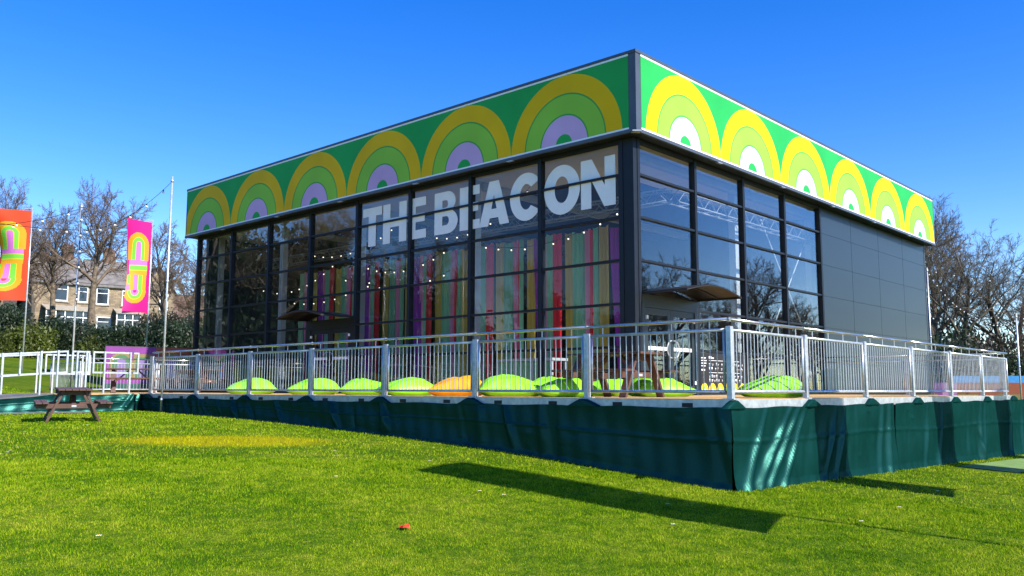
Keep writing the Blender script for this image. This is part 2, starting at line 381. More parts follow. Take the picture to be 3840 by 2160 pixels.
def fascia_mat():
    m = bpy.data.materials.new('printed arch fascia'); m.use_nodes = True
    n = m.node_tree.nodes; l = m.node_tree.links; p = n['Principled BSDF']; p.inputs['Roughness'].default_value = .6; p.inputs['Specular IOR Level'].default_value = .15
    tc = n.new('ShaderNodeTexCoord'); sp = n.new('ShaderNodeSeparateXYZ'); l.new(tc.outputs['Object'], sp.inputs[0])
    def M2(op, a, b=None, c=None):
        q = n.new('ShaderNodeMath'); q.operation = op
        for i, v in enumerate((a, b, c)):
            if v is None: continue
            if isinstance(v, (int, float)): q.inputs[i].default_value = v
            else: l.new(v, q.inputs[i])
        return q.outputs[0]
    # local x runs along the fascia starting at the first arch's edge, z up from the arch centres
    fx = M2('SUBTRACT', M2('MULTIPLY', M2('FRACT', M2('DIVIDE', sp.outputs[0], 3.405)), 3.405), 1.7025)
    d = M2('SQRT', M2('ADD', M2('MULTIPLY', fx, fx), M2('MULTIPLY', sp.outputs[2], sp.outputs[2])))
    cr = n.new('ShaderNodeValToRGB'); cr.color_ramp.interpolation = 'CONSTANT'; e = cr.color_ramp.elements
    green, lil, lime, yel, dk = (.022,.40,.085), (.66,.43,.70), (.29,.62,.060), (.86,.52,.002), (.06,.38,.075)
    st = [(0,green),(.25,lil),(.70,dk),(.735,lime),(1.205,dk),(1.245,yel),(1.695,green)]
    e[0].position = 0; e[0].color = (*green,1); e[1].position = 1.695/2; e[1].color = (*green,1)
    for q, c in st[1:-1]:
        k = e.new(q/2); k.color = (*c,1)
    out = M2('ADD', M2('LESS_THAN', sp.outputs[0], 0.0), M2('GREATER_THAN', sp.outputs[0], 20.43))
    l.new(M2('ADD', M2('DIVIDE', d, 2.0), out), cr.inputs[0])
    nz = n.new('ShaderNodeTexNoise'); nz.inputs['Scale'].default_value = .8; l.new(tc.outputs['Object'], nz.inputs['Vector'])
    mr = n.new('ShaderNodeMapRange'); mr.inputs[3].default_value = .72; mr.inputs[4].default_value = 1.06; l.new(nz.outputs[0], mr.inputs[0])
    mx = n.new('ShaderNodeMix'); mx.data_type = 'RGBA'; mx.blend_type = 'MULTIPLY'; mx.inputs[0].default_value = 1
    l.new(cr.outputs[0], mx.inputs[6]); l.new(mr.outputs[0], mx.inputs[7]); l.new(mx.outputs[2], p.inputs['Base Color'])
    return m
M['fascia'] = fascia_mat()
# left fascia: local x = distance from the corner, origin at first arch edge / arch centre height
def fascia(origin, rz, x0, x1, flip):
    mb = MB(); zc = 5.935
    mb.box((x0, 0, 5.97-zc), (x1, .05, 7.635-zc))
    o = mb.build('fascia_panel', M['fascia'], pav); o.location = Vector(origin) - Vector((15.2,15,0)) + Vector((0,0,zc)); o.rotation_euler = (0,0,rz); 
    if flip: o.scale = (-1, 1, 1)
    mb = MB()
    for a, b in (((x0, -.004, 5.925), (x1, .045, 5.97)), ((x0, -.004, 7.635), (x1, .045, 7.68))): mb.box(a, b)
    b = mb.build('fascia_border', M['white'], pav); b.location = Vector(origin) - Vector((15.2,15,0)); b.rotation_euler = (0,0,rz)
    if flip: b.scale = (-1, 1, 1)
fascia((5.30, AY, 0), 0, -.17, 20.42, False)                    # sunny side
fascia((AX, 5.16, 0), R(-90), -.17, 20.27, True)                # shaded side
# corner posts and end trims of the fascia
def tb(a, b, name='fascia_trim', m='trim'):
    mb = MB(); mb.box(a, b); return part(mb, name, M[m])
tb((AX+.004, AY+.004, 5.93), (AX+.20, AY+.20, 7.672), 'corner_trim')
tb((AX-.012, AY-.012, 7.68), (LX+.012, AY+.10, ZT), 'parapet_cap')
tb((AX-.012, AY+.102, 7.68), (AX+.10, LY+.012, ZT), 'parapet_cap')
tb((LX-.10, AY+.102, 7.68), (LX+.012, LY+.012, ZT), 'parapet_cap')
tb((AX+.102, LY-.10, 7.68), (LX-.102, LY+.012, ZT), 'parapet_cap')
tb((AX-.012, AY-.012, ZB), (LX+.012, AY+.06, 5.925), 'bottom_trim')
tb((AX-.012, AY+.062, ZB), (AX+.06, LY+.012, 5.925), 'bottom_trim')
tb((LX-.075, AY+.002, 5.925), (LX, LY, 7.68), 'end_panel')
tb((AX+.002, LY-.07, 5.925), (LX-.077, LY, 7.68), 'end_panel')
mb = MB(); mb.obox((AX+.02, AY+.02, 5.842), (.07,.07,0), (-.07,.07,0), (0,0,.008)); part(mb, 'corner_plate', M['galv'])
mb = MB(); mb.bar((24.9, 6.0, 7.67), (24.95, 5.9, 7.95), .08, .08); mb.obox((25.35, 5.85, 8.02), (.45,-.05,.06), (.02,.16,0), (0,.0,.03)); part(mb, 'roof_plate', M['trim'])  # angled metal plate on a short bracket at the far roof end
for q in (8.5, 12.1, 15.6, 19.1, 22.6):
    mb = MB(); mb.box((q, AY-.03, 5.832), (q+.22, AY+.05, 5.847)); part(mb, 'fixing_bracket', M['galv'])
    mb = MB(); mb.box((AX-.03, q, 5.832), (AX+.05, q+.2, 5.847)); part(mb, 'fixing_bracket', M['galv'])

RZ = [0.06, 1.08, 2.06, 3.05, 4.04, 5.03, 5.86]
MY = [5.45 + 2.45*k for k in range(9)]      # mullion lines of the shaded front
MX = [5.45 + 2.5*k for k in range(5)]       # mullion lines of the sunny front
# corner column
mb = MB(); mb.box((WX-.03, WY-.03, 0), (WX+.16, MY[0]-.03, 5.86)); part(mb, 'corner_column', M['frame'])
mb = MB(); mb.box((WX+.162, WY-.03, 0), (MX[0]-.01, WY+.16, 5.86)); part(mb, 'corner_column', M['frame'])
for k, y in enumerate(MY):
    w = .055 if 0 < k < 8 else .06
    mb = MB(); mb.box((WX-.045, y-w, 0), (WX+.12, y+w, 5.86)); part(mb, 'mullion', M['frame'])
for k, x in enumerate(MX):
    w = .05
    mb = MB(); mb.box((x-w, WY-.045, 0), (x+w, WY+.12, 5.86)); part(mb, 'mullion', M['frame'])
tb((WX-.04, MY[8]+.062, 0), (WX+.12, EY+.02, 5.86), 'end_column', 'frame')
DOOR_L, DOOR_R = 4, 0      # bays with doors
cache = {}
def inst(key, maker, name, m, loc, parent=None):
    if key not in cache: cache[key] = maker().mesh(name, m)
    return link(name, cache[key], parent if parent else pav, Vector(loc) - (Vector((15.2,15,0)) if parent is None else Vector((0,0,0))))
for k in range(8):
    y0, y1 = MY[k]+.055, MY[k+1]-.055
    for j in range(6):
        z0, z1 = RZ[j], RZ[j+1]
        if k == DOOR_L and j < 2: continue
        def mk(): 
            b = MB(); b.box((-.004, -(y1-y0)/2-.006, -(z1-z0)/2), (.004, (y1-y0)/2+.006, (z1-z0)/2)); return b
        inst(('pl', k in (0,7), j), mk, 'glass_pane', M['glass'], (WX+.04, (y0+y1)/2, (z0+z1)/2))
    for j, z in enumerate(RZ):
        if k == DOOR_L and j < 2: continue
        h = .028 if 0 < j < 6 else .05
        def mk():
            b = MB(); b.box((-.06, -(y1-y0)/2+.001, -h), (.06, (y1-y0)/2-.001, h)); return b
        inst(('tl', h), mk, 'transom', M['frame'], (WX+.035, (y0+y1)/2, z if j < 6 else z-.04))
for k in range(4):
    x0, x1 = MX[k]+.05, MX[k+1]-.05
    for j in range(6):
        z0, z1 = RZ[j], RZ[j+1]
        if k == DOOR_R and j < 2: continue
        def mk():
            b = MB(); b.box((-(x1-x0)/2-.006, -.004, -(z1-z0)/2), ((x1-x0)/2+.006, .004, (z1-z0)/2)); return b
        inst(('pr', j), mk, 'glass_pane', M['glass'], ((x0+x1)/2, WY+.04, (z0+z1)/2))
    for j, z in enumerate(RZ):
        if k == DOOR_R and j < 2: continue
        h = .026 if 0 < j < 6 else .05
        def mk():
            b = MB(); b.box((-(x1-x0)/2+.001, -.06, -h), ((x1-x0)/2-.001, .06, h)); return b
        inst(('tr', h), mk, 'transom', M['frame'], ((x0+x1)/2, WY+.035, z if j < 6 else z-.04))
# solid wall panels on the sunny side
mb = MB(); mb.box((15.51, WY+.06, 0), (EX-.21, WY+.15, 5.86)); part(mb, 'wall_backing', M['black'])
for k in range(4):
    for j in range(6):
        x0, x1 = 15.5 + k*2.4875, 15.5 + (k+1)*2.4875 - .018
        z0, z1 = RZ[j], RZ[j+1] - .008
        def mk():
            b = MB(); b.box((-(x1-x0)/2, -.03, -(z1-z0)/2), ((x1-x0)/2, .03, (z1-z0)/2)); return b
        inst(('wp', j), mk, 'wall_panel', M['panel'], ((x0+x1)/2, WY+.03, (z0+z1)/2))
tb((EX+.002, WY-.01, 0), (EX+.07, WY+.2, 5.86), 'end_column', 'trim')
tb((15.45, WY-.008, -.02), (EX, WY+.05, .055), 'plinth', 'frame')
# white aluminium portal legs just inside the glass, cross bracing
for y in (10.9, 16.0, 20.4, 24.75):
    mb = MB(); mb.box((5.92, y-.11, 0), (6.12, y+.09, 5.9)); mb.box((5.905, y-.04, 0), (5.918, y+.02, 5.9)); part(mb, 'portal_leg', M['alu'])
for x in (11.75, 16.85):
    mb = MB(); mb.box((x-.28, 5.92, 0), (x+.02, 6.12, 5.9)); part(mb, 'portal_leg', M['alu'])
for y in (5.9, 10.9, 15.9, 20.9):
    mb = MB(); mb.box((6.2, y-.08, 5.68), (17.1, y+.08, 5.88)); part(mb, 'roof_beam', M['alu'])
for a, b in (((12.05,5.75,5.9),(16.7,5.75,.5)), ((16.65,5.72,5.95),(12.05,5.72,.55))):
    mb = MB(); mb.tube([a, b], .02, 6); part(mb, 'brace', M['alu'])

# lettering on the glass
def arc(cx, cy, rx, ry, a0, a1, n=18):
    return [(cx + rx*math.cos(R(a0 + (a1-a0)*i/n)), cy + ry*math.sin(R(a0 + (a1-a0)*i/n))) for i in range(n+1)]
H_ = 1.18
def glyph(c):
    s = .33
    if c == 'T': return .90, [[(0,H_),(0,H_-.26),(.275,H_-.26),(.275,0),(.625,0),(.625,H_-.26),(.90,H_-.26),(.90,H_)]]
    if c == 'H': return 1.06, [[(0,0),(0,H_),(s,H_),(s,.74),(1.06-s,.74),(1.06-s,H_),(1.06,H_),(1.06,0),(1.06-s,0),(1.06-s,.47),(s,.47),(s,0)]]
    if c == 'E': return .77, [[(0,0),(0,H_),(.77,H_),(.77,H_-.25),(s,H_-.25),(s,.72),(.72,.72),(.72,.48),(s,.48),(s,.25),(.78,.25),(.78,0)]]
    if c == 'A':
        w = 1.13
        return w, [[(0,0),(.385,H_),(.745,H_),(w,0),(w-.35,0),(w-.405,.2),(.405,.2),(.35,0)], [(.465,.44),(.665,.44),(.565,.82)]]
    if c == 'N':
        w = 1.02
        return w, [[(0,0),(0,H_),(.33,H_),(w-.31,.50),(w-.31,H_),(w,H_),(w,0),(w-.33,0),(.31,.68),(.31,0)]]
    if c == 'O': return 1.13, [arc(.565,.59,.565,.615,0,360,40)[:-1], arc(.565,.59,.225,.33,0,-360,30)[:-1]]
    if c == 'C':
        o = arc(.56,.59,.56,.615,38,322,34); i = arc(.56,.59,.22,.33,315,45,24)
        return 1.02, [o + i]
    if c == 'B':
        o = [(0,0),(0,H_),(.50,H_)] + arc(.52,.89,.33,.29,85,-55,12) + arc(.54,.33,.40,.33,55,-85,14) + [(.5,0)]
        h1 = [(.32,.94),(.32,.73),(.46,.73)] + arc(.46,.835,.09,.105,-90,90,8)
        h2 = [(.32,.49),(.32,.24),(.48,.24)] + arc(.48,.365,.11,.125,-90,90,8)
        return .94, [o, h1, h2]
def letter(c, ystart, yend):
    w, polys = glyph(c); cu = bpy.data.curves.new('letter', 'CURVE'); cu.dimensions = '2D'; cu.fill_mode = 'BOTH'; cu.extrude = .002
    for pl in polys:
        s = cu.splines.new('POLY'); s.points.add(len(pl)-1); s.use_cyclic_u = True
        for i, (x, y) in enumerate(pl): s.points[i].co = (x*(ystart-yend)/w, y, 0, 1)
    tmp = bpy.data.objects.new('letter_tmp', cu); COL.objects.link(tmp)
    bpy.context.view_layer.update()
    me = bpy.data.meshes.new_from_object(tmp.evaluated_get(bpy.context.evaluated_depsgraph_get()))
    bpy.data.objects.remove(tmp); me.materials.clear(); me.materials.append(M['white'])
    o = link('letter', me, pav)
    o.matrix_local = Matrix.Translation((WX+.028-15.2, ystart-15, 4.37)) @ Matrix(((0,0,-1,0),(-1,0,0,0),(0,1,0,0),(0,0,0,1)))
    o['label'] = 'white letter %s on the glass' % c
for c, a, b in (('T',15.02,14.12),('H',14.06,13.0),('E',12.93,12.17),('B',11.81,10.88),('E',10.80,10.05),('A',10.06,8.98),('C',8.95,7.94),('O',7.80,6.68),('N',6.65,5.64)):
    letter(c, a, b)

# doors and canopies ------------------------------------------------
def doors(origin, rz, width, dm='panel'):
    """double door in local axes: x along the wall, -y outwards"""
    o3 = Vector(origin) - Vector((15.2,15,0))
    def P(b, name, m, parent=None):
        if parent: return b.build(name, m, parent)
        o = b.build(name, m, pav); o.location = o3; o.rotation_euler = (0,0,rz); return o
    b = MB(); b.box((.0,-.04,0),(.13,.10,2.06)); b.box((width-.13,-.04,0),(width,.10,2.06)); b.box((.132,-.04,1.985),(width-.132,.10,2.06)); P(b, 'door_frame', M[dm])
    lw = (width-.26)/2
    for s in (0, 1):
        x0 = .134 + s*lw; x1 = x0 + lw - .008
        b = MB()
        b.box((x0,-.02,.02),(x0+.12,.05,1.98)); b.box((x1-.12,-.02,.02),(x1,.05,1.98))
        b.box((x0+.122,-.02,.02),(x1-.122,.05,.22)); b.box((x0+.122,-.02,1.84),(x1-.122,.05,1.98))
        dr = P(b, 'door', M[dm])
        b = MB(); b.box((x0+.115,.010,.215),(x1-.115,.018,1.845)); b.build('door_pane', M['glass'], dr)
        b = MB(); b.box((x0+.122,-.006,1.03),(x1-.122,.006,1.11)); b.build('door_stripe', M['white'], dr)
        hx = x1-.06 if s == 0 else x0+.06; sg = -1 if s == 0 else 1
        b = MB(); pts = [(hx,-.02,.86)] + [(hx + sg*.19*math.sin(math.pi*i/12), -.08, 1.06 - .20*math.cos(math.pi*i/12)) for i in range(13)] + [(hx,-.02,1.26)]
        b.tube(pts, .015, 8); b.build('handle', M['alu'], dr)
        b = MB(); qx = x0+.05 if s == 0 else x1-.05
        b.box((qx-.03,-.06,1.72),(qx+.03,-.021,1.80)); b.build('hinge', M['white'], dr); b = MB(); b.box((qx-.03,-.06,.25),(qx+.03,-.021,.33)); b.build('hinge', M['white'], dr)
    # arched canopy
    b = MB(); n = 14; t = .02
    for i in range(n):
        for zo, rev in ((0, 0),):
            xa, xb = width*i/n, width*(i+1)/n
            za, zb = 2.30 + .17*math.sin(math.pi*i/n), 2.30 + .17*math.sin(math.pi*(i+1)/n)
            b.add([(xa,-1.2,za),(xb,-1.2,zb),(xb,-.05,zb),(xa,-.05,za),(xa,-1.2,za+t),(xb,-1.2,zb+t),(xb,-.05,zb+t),(xa,-.05,za+t)],
                  [(0,3,2,1),(4,5,6,7),(0,1,5,4),(2,3,7,6)], 0, True)
    cn = P(b, 'canopy', M['bronze'])
    b = MB()
    for yy in (-1.21, -.62, -.045):
        b.tube([(width*i/n, yy, 2.285 + .17*math.sin(math.pi*i/n)) for i in range(n+1)], .014, 5)
    for xx in (0, width): b.bar((xx, -1.22, 2.29), (xx, -.03, 2.29), .03, .05)
    b.build('canopy_frame', M['black'], cn)
    b = MB(); b.box((0,-.046,2.06),(width,.02,2.28)); P(b, 'canopy_backplate', M[dm])
doors((MX[0]+.052, WY-.002, 0), 0, 2.396)
doors((WX-.002, MY[5]-.057, 0), R(-90), 2.336, 'frame')

# notice board on the glass beside the sunny door
nb = MB(); nb.box((MX[1]+.055, WY-.006, .07), (MX[2]-.055, WY+.03, 1.04)); board = part(nb, 'notice_panel', M['black'])
random.seed(3); tx = MB(); yy0 = WY-.0085
def strip(x, z, w, h): tx.box((x, yy0, z), (x+w, yy0+.002, z+h))
for i, w in enumerate((.22,.25,.24,.2)): strip(MX[1]+.13, .90-.065*i, w, .022)
strip(MX[1]+.13, .60, .17, .035); strip(MX[1]+.5, .9, .12, .06); strip(MX[1]+.64, .9, .1, .03)
for z in (.85, .55): strip(MX[1]+.5, z, 1.55, .010)
for r_i, z in enumerate((.76,.65,.46,.36)):
    x = MX[1]+.5
    while x < MX[2]-.3:
        w = random.uniform(.02,.07); strip(x, z, w, random.choice((.012,.045,.025))); strip(x, z-.028, w*.8, .008); x += w + random.choice((.03,.06,.14))
tx.build('printed_lines', M['white'], board)
yel = mat('yellow print', (.8,.55,.01), .5, 0, .03); lim = mat('lime print', (.33,.62,.08), .5, 0, .03)
for i in range(6):
    cx = MX[1]+.26+i*.385
    for rad, m_, dy in ((.185, yel, .0), (.115, lim, -.0015), (.06, M['white'], -.003)):
        b = MB(); b.add([(cx + rad*math.cos(math.pi*k/16), yy0+dy, .085 + rad*1.15*math.sin(math.pi*k/16)) for k in range(17)], [list(range(17))]); b.build('printed_arch', m_, board)

# interior: truss, curtains, bar -------------------------------------
def truss(p0, p1, s, name, label):
    p0, p1 = Vector(p0), Vector(p1); d = (p1-p0); L = d.length; d.normalize(); sd = Vector((-d.y, d.x, 0)); u = Vector((0,0,1))
    e = empty(name, p0); tag(e, label, 'truss'); e.rotation_euler = (0,0,math.atan2(d.y, d.x))
    h = s/2
    for a, c in ((-h,-h),(h,-h),(h,h),(-h,h)):
        b = MB(); b.tube([(0,a,c),(L,a,c)], .025, 6); b.build('chord', M['truss'], e)
    n = int(L/(s*1.05)); b = MB()
    for i in range(n):
        x0, x1 = L*i/n, L*(i+1)/n
        if i % 2: x0, x1 = x1, x0
        for q in (((x0,-h,-h),(x1,-h,h)), ((x0,h,-h),(x1,h,h)), ((x0,-h,h),(x1,h,h)), ((x0,-h,-h),(x1,h,-h))): b.tube(q, .013, 4, cap=False)
    w = b.build('webbing', M['truss'], e); w['kind'] = 'stuff'
truss((7.76,5.75,5.0),(7.76,24.3,5.0), .30, 'lighting_truss', 'silver lighting truss hung above the striped curtains inside the pavilion')
truss((7.95,5.75,5.0),(16.8,5.75,5.0), .30, 'lighting_truss', 'silver lighting truss hung along the sunny glass front inside the pavilion')
truss((8.2,15.5,5.35),(16.8,15.5,5.35), .30, 'lighting_truss', 'silver lighting truss crossing the middle of the pavilion under its ceiling')

CC = {'red': (.80,.005,.02), 'gold': (.60,.41,.055), 'green': (.25,.55,.31), 'mauve': (.84,.28,.44), 'purple': (.34,.02,.38)}
for k, c in CC.items(): M['cur_'+k] = translucent(mat(k+' drape', c, .55, 0, .12, 3, .15, 14, stretch=(1,1,.12)), c, .3)
seq = [('red',.0,.23),('green',.23,.45),('mauve',.45,.57),('purple',.57,.95),('gold',.98,1.26),('green',1.36,1.50),('red',1.50,1.58),('mauve',1.58,1.79),('green',1.79,2.13),('gold',2.13,2.46)]
rnd = random.Random(5)
def drape(col, y0, y1, lean, ztop):
    nz, nw = 10, max(4, int((y1-y0)/.035)); b = MB(); vs = []; fs = []
    ph = rnd.uniform(0, 6)
    for j in range(nz+1):
        t = j/nz; z = .02 + (ztop-.02)*t
        for i in range(nw+1):
            u = i/nw; y = y0 + (y1-y0)*u + lean*(1-t)**1.5
            x = .045*math.sin(u*(y1-y0)*44 + ph) + .02*math.sin(u*60*(y1-y0)+2*t)
            zz = z + (.05*math.sin(math.pi*u)*-1 + .02 if j == nz else 0)
            vs.append((7.66 + x, y, zz))
    for j in range(nz):
        for i in range(nw): a = j*(nw+1)+i; fs.append((a, a+1, a+nw+2, a+nw+1))
    b.add(vs, fs, 0, True)
    o = b.build('curtain', M['cur_'+col])
    names = {'red':'crimson red','gold':'mustard gold','green':'sage green','mauve':'dusty pink','purple':'deep purple'}
    tag(o, '%s drape hanging from the truss behind the glass' % names[col], 'curtain', '%s drapes behind the glass' % names[col])
for k in range(6):
    base = 6.6 + 2.62*k
    for col, a, b in seq:
        ya, yb = base + a, base + b
        if ya < 6.55 or yb > 21.9: continue
        lean = {'purple': -.28, 'mauve': -.05, 'red': .03}.get(col, 0.0)
        drape(col, ya-.012, yb+.012, lean, 4.42 + rnd.uniform(-.03,.04))
# white bar counter in front of the drapes
bc = empty('bar_counter', (6.9, 9.6, 0)); tag(bc, 'white framed bar counter standing in front of the striped curtains', 'counter')
b = MB(); b.box((-.35,-1.0,.88),(.3,1.0,.95)); b.build('counter_top', M['alu'], bc)
for y in (-.97,-.32,.33,.93):
    b = MB(); b.box((-.33,y,-.01),(-.27,y+.06,.88)); b.build('leg', M['alu'], bc)
    b = MB(); b.box((.22,y,-.01),(.28,y+.06,.88)); b.build('leg', M['alu'], bc)
b = MB(); b.box((-.31,-.9,.1),(-.30,.92,.86)); b.build('front_panel', M['cur_green'], bc)

# festoon strings ------------------------------------------------------
bulbm = None
def festoon(name, pts, sag, n, label, lit=False, rb=.035, group='festoon light strings'):
    global bulbm
    e = empty(name, pts[0]); tag(e, label, 'string lights', group); o = Vector(pts[0])
    path = []
    for a, b in zip(pts[:-1], pts[1:]):
        a, b = Vector(a), Vector(b)
        for i in range(17):
            t = i/16
            if path and i == 0: continue
            path.append(a.lerp(b, t) + Vector((0,0,-4*sag*t*(1-t))) - o)
    b = MB(); b.tube(path, .008, 4, cap=False); b.build('cable', M['cable'], e)
    key = ('bulb', lit, rb)
    if key not in cache:
        mb = MB(); bm = bmesh.new(); bmesh.ops.create_icosphere(bm, subdivisions=2, radius=rb)
        mb.add([v.co + Vector((0,0,-.07)) for v in bm.verts], [[v.index for v in f.verts] for f in bm.faces], 0, True); bm.free()
        mb.tube([(0,0,.0),(0,0,-.045)], .018, 6, 1)
        cache[key] = mb.mesh('bulb', [M['bulb_lit'] if lit else M['bulb'], M['cable']])
    for i in range(n):
        t = (i+.5)/n*(len(path)-1); k = min(int(t), len(path)-2)
        link('bulb', cache[key], e, path[k].lerp(path[k+1], t-k))
for i, (a, b, sg, n) in enumerate([((6.3,9.0,5.6),(7.2,14.0,4.9),.5,9), ((6.4,14.2,5.5),(7.2,20.5,5.0),.5,10), ((6.5,6.2,4.6),(7.3,12.0,4.4),.45,10),
      ((6.5,12.0,4.5),(7.3,17.5,4.3),.5,10), ((6.4,17.8,4.4),(7.2,23.8,4.0),.5,10), ((6.6,16.0,3.7),(7.3,22.5,3.5),.4,9), ((6.6,12.5,3.6),(6.7,18.0,3.9),.4,9)]):
    festoon('festoon_string', [a, b], sg, n, 'string of small lit festoon bulbs hanging inside the pavilion', True, .023, 'lit festoon strings inside the pavilion')

# ------------------------------------------------------------------ deck
DX, DYL = 15.07, 17.26
deck = empty('deck', (5, 8, 0)); tag(deck, 'raised wooden deck around the pavilion with a galvanised steel edge', 'deck')
def dpart(b, name, m): o = b.build(name, m, deck); o.location = (-5,-8,0); return o
b = MB()
def boards(x0, x1, y0, y1, along, w=.145):
    n = int(((y1-y0) if along == 'x' else (x1-x0))/w)
    for i in range(n):
        if along == 'x': b.box((x0, y0+i*w, -.035), (x1, y0+(i+1)*w-.006, 0))
        else: b.box((x0+i*w, y0, -.035), (x0+(i+1)*w-.006, y1, 0))
boards(.03, DX-.03, .03, 5.09, 'x'); boards(.03, 5.26, 5.12, 25.6, 'x')
boards(-2.28, 0.0, 17.62, 20.7, 'x')
o = dpart(b, 'boards', M['deck']); o['kind'] = 'stuff'
def edge_beams(name_pts):
    for p0, p1 in name_pts:
        b = MB(); b.bar(p0, p1, .035, .13); dpart(b, 'edge_beam', M['galv'])
edge_beams([((-.018, -.03, -.07), (-.018, 2.5, -.07))] + [((-.018, 2.505+2.46*k, -.07), (-.018, 2.5+2.46*(k+1), -.07)) for k in range(6)])
edge_beams([((2.512*k+.002, -.018, -.07), (2.512*(k+1)-.003, -.018, -.07)) for k in range(6)])
edge_beams([((DX, 0, -.07), (DX, 5.1, -.07))])
for k in range(7):
    for q in (.55, 1.75):
        y = 2.46*k + q
        b = MB(); b.box((-.042, y, -.115), (-.036, y+.17, -.055)); dpart(b, 'fork_slot', M['black'])
b = MB()
for x in np.arange(.4, DX, 2.4):
    for y in (.5, 2.5, 4.6): b.box((x-.04, y-.04, -1.55), (x+.04, y+.04, -.05))
for y in np.arange(7.0, 25, 2.4):
    for x in (.5, 2.6, 4.8): b.box((x-.04, y-.04, -1.3), (x+.04, y+.04, -.05))
o = dpart(b, 'support_legs', M['galv']); o['kind'] = 'stuff'

# railing panels --------------------------------------------------------
def make_rail(L, nbar, handrail=True, name='railing'):
    e = empty(name, (0,0,0))
    b = MB(); b.box((-.04,-.04,0),(.04,.04,1.0)); post = b.build('post', M['galv'], e); bevel_mesh(post.data, .006)
    b = MB(); b.box((-.085,-.085,-.004),(.085,.085,.012)); b.build('base_plate', M['galv'], post)
    for z, r, nm in ((.955,.022,'top_rail'),(.105,.022,'bottom_rail')):
        b = MB(); b.tube([(.075,0,z),(L-.075,0,z)], r, 8); b.build(nm, M['galv'], e)
    for x in (.088, L-.088):
        b = MB(); b.tube([(x,0,.105),(x,0,.955)], .020, 8); b.build('side_stile', M['galv'], e)
    key = ('bar',)
    if key not in cache: 
        b = MB(); b.tube([(0,0,.105),(0,0,.955)], .0075, 6, cap=False); cache[key] = b.mesh('baluster', M['galv'])
    for i in range(nbar):
        link('baluster', cache[key], e, (.088 + (L-.176)*(i+1)/(nbar+1), 0, 0))
    if handrail:
        b = MB(); b.tube([(.004,0,1.1),(L-.006,0,1.1)], .024, 10); b.build('handrail', M['galv_rail'], e)
        for i in range(4):
            x = L*(i+.5)/4
            b = MB(); b.tube([(x,0,.97),(x,0,1.08)], .009, 6, cap=False); b.build('stub', M['galv'], e)
        b = MB(); b.tube([(-.012,0,1.1),(.012,0,1.1)], .031, 10); b.build('collar', M['galv_rail'], e)
    return e
proto = make_rail(2.4657, 20)
LB_L = 'galvanised railing section with thin upright bars along the shaded side of the deck'
LB_R = 'galvanised railing section with thin upright bars along the sunny side of the deck'
LB_B = 'galvanised railing section with thin upright bars on the far side of the ramp landing'
tag(proto, LB_L, 'railing', 'railing panels along the shaded side')
proto.rotation_euler = (0,0,R(90)); proto.location = (.05, .0, 0)
def put_rail(x, y, rz, label, group, sx=1.0):
    o = copy_tree(proto); o.location = (x, y, 0); o.rotation_euler = (0,0,rz); o.scale = (sx,1,1); o['label'] = label; o['group'] = group
ORD = ['first','second','third','fourth','fifth','sixth','seventh']
def ol(k, side): return '%s barred railing section from the sunlit deck corner, on the %s side' % (ORD[k], side)
proto['label'] = ol(0, 'shaded')
for k in range(1, 7): put_rail(.05, 2.4657*k, R(90), ol(k, 'shaded'), 'railing panels along the shaded side')
for k in range(6): put_rail(.05+2.505*k if k else .135, .05 if k else .05, 0, ol(k, 'sunny'), 'railing panels along the sunny side', 2.505/2.4657 if k else 2.42/2.4657)
put_rail(DX, .14, R(90), 'galvanised railing section turning the far corner of the sunny deck', 'railing panels at the deck end')
put_rail(DX, 2.6, R(90), 'galvanised railing section touching the solid wall at the far end of the sunny deck', 'railing panels at the deck end')
put_rail(.4, 23.0, 0, LB_B, 'railing panels behind the landing'); put_rail(2.87, 23.0, 0, 'barred railing section on the far side of the landing, next to the glass front', 'railing panels behind the landing')
put_rail(.4, 23.1, R(90), 'barred railing section running back from the landing towards the hedge', 'railing panels behind the landing')
def end_post(x, y, label):
    e = empty('railing_post', (x,y,0)); tag(e, label, 'post')
    b = MB(); b.box((-.04,-.04,0),(.04,.04,1.0)); b.build('post', M['galv'], e); b = MB(); b.box((-.085,-.085,-.003),(.085,.085,.011)); b.build('base_plate', M['galv'], e)
end_post(.05, 17.31, 'square galvanised end post where the shaded railing meets the ramp')

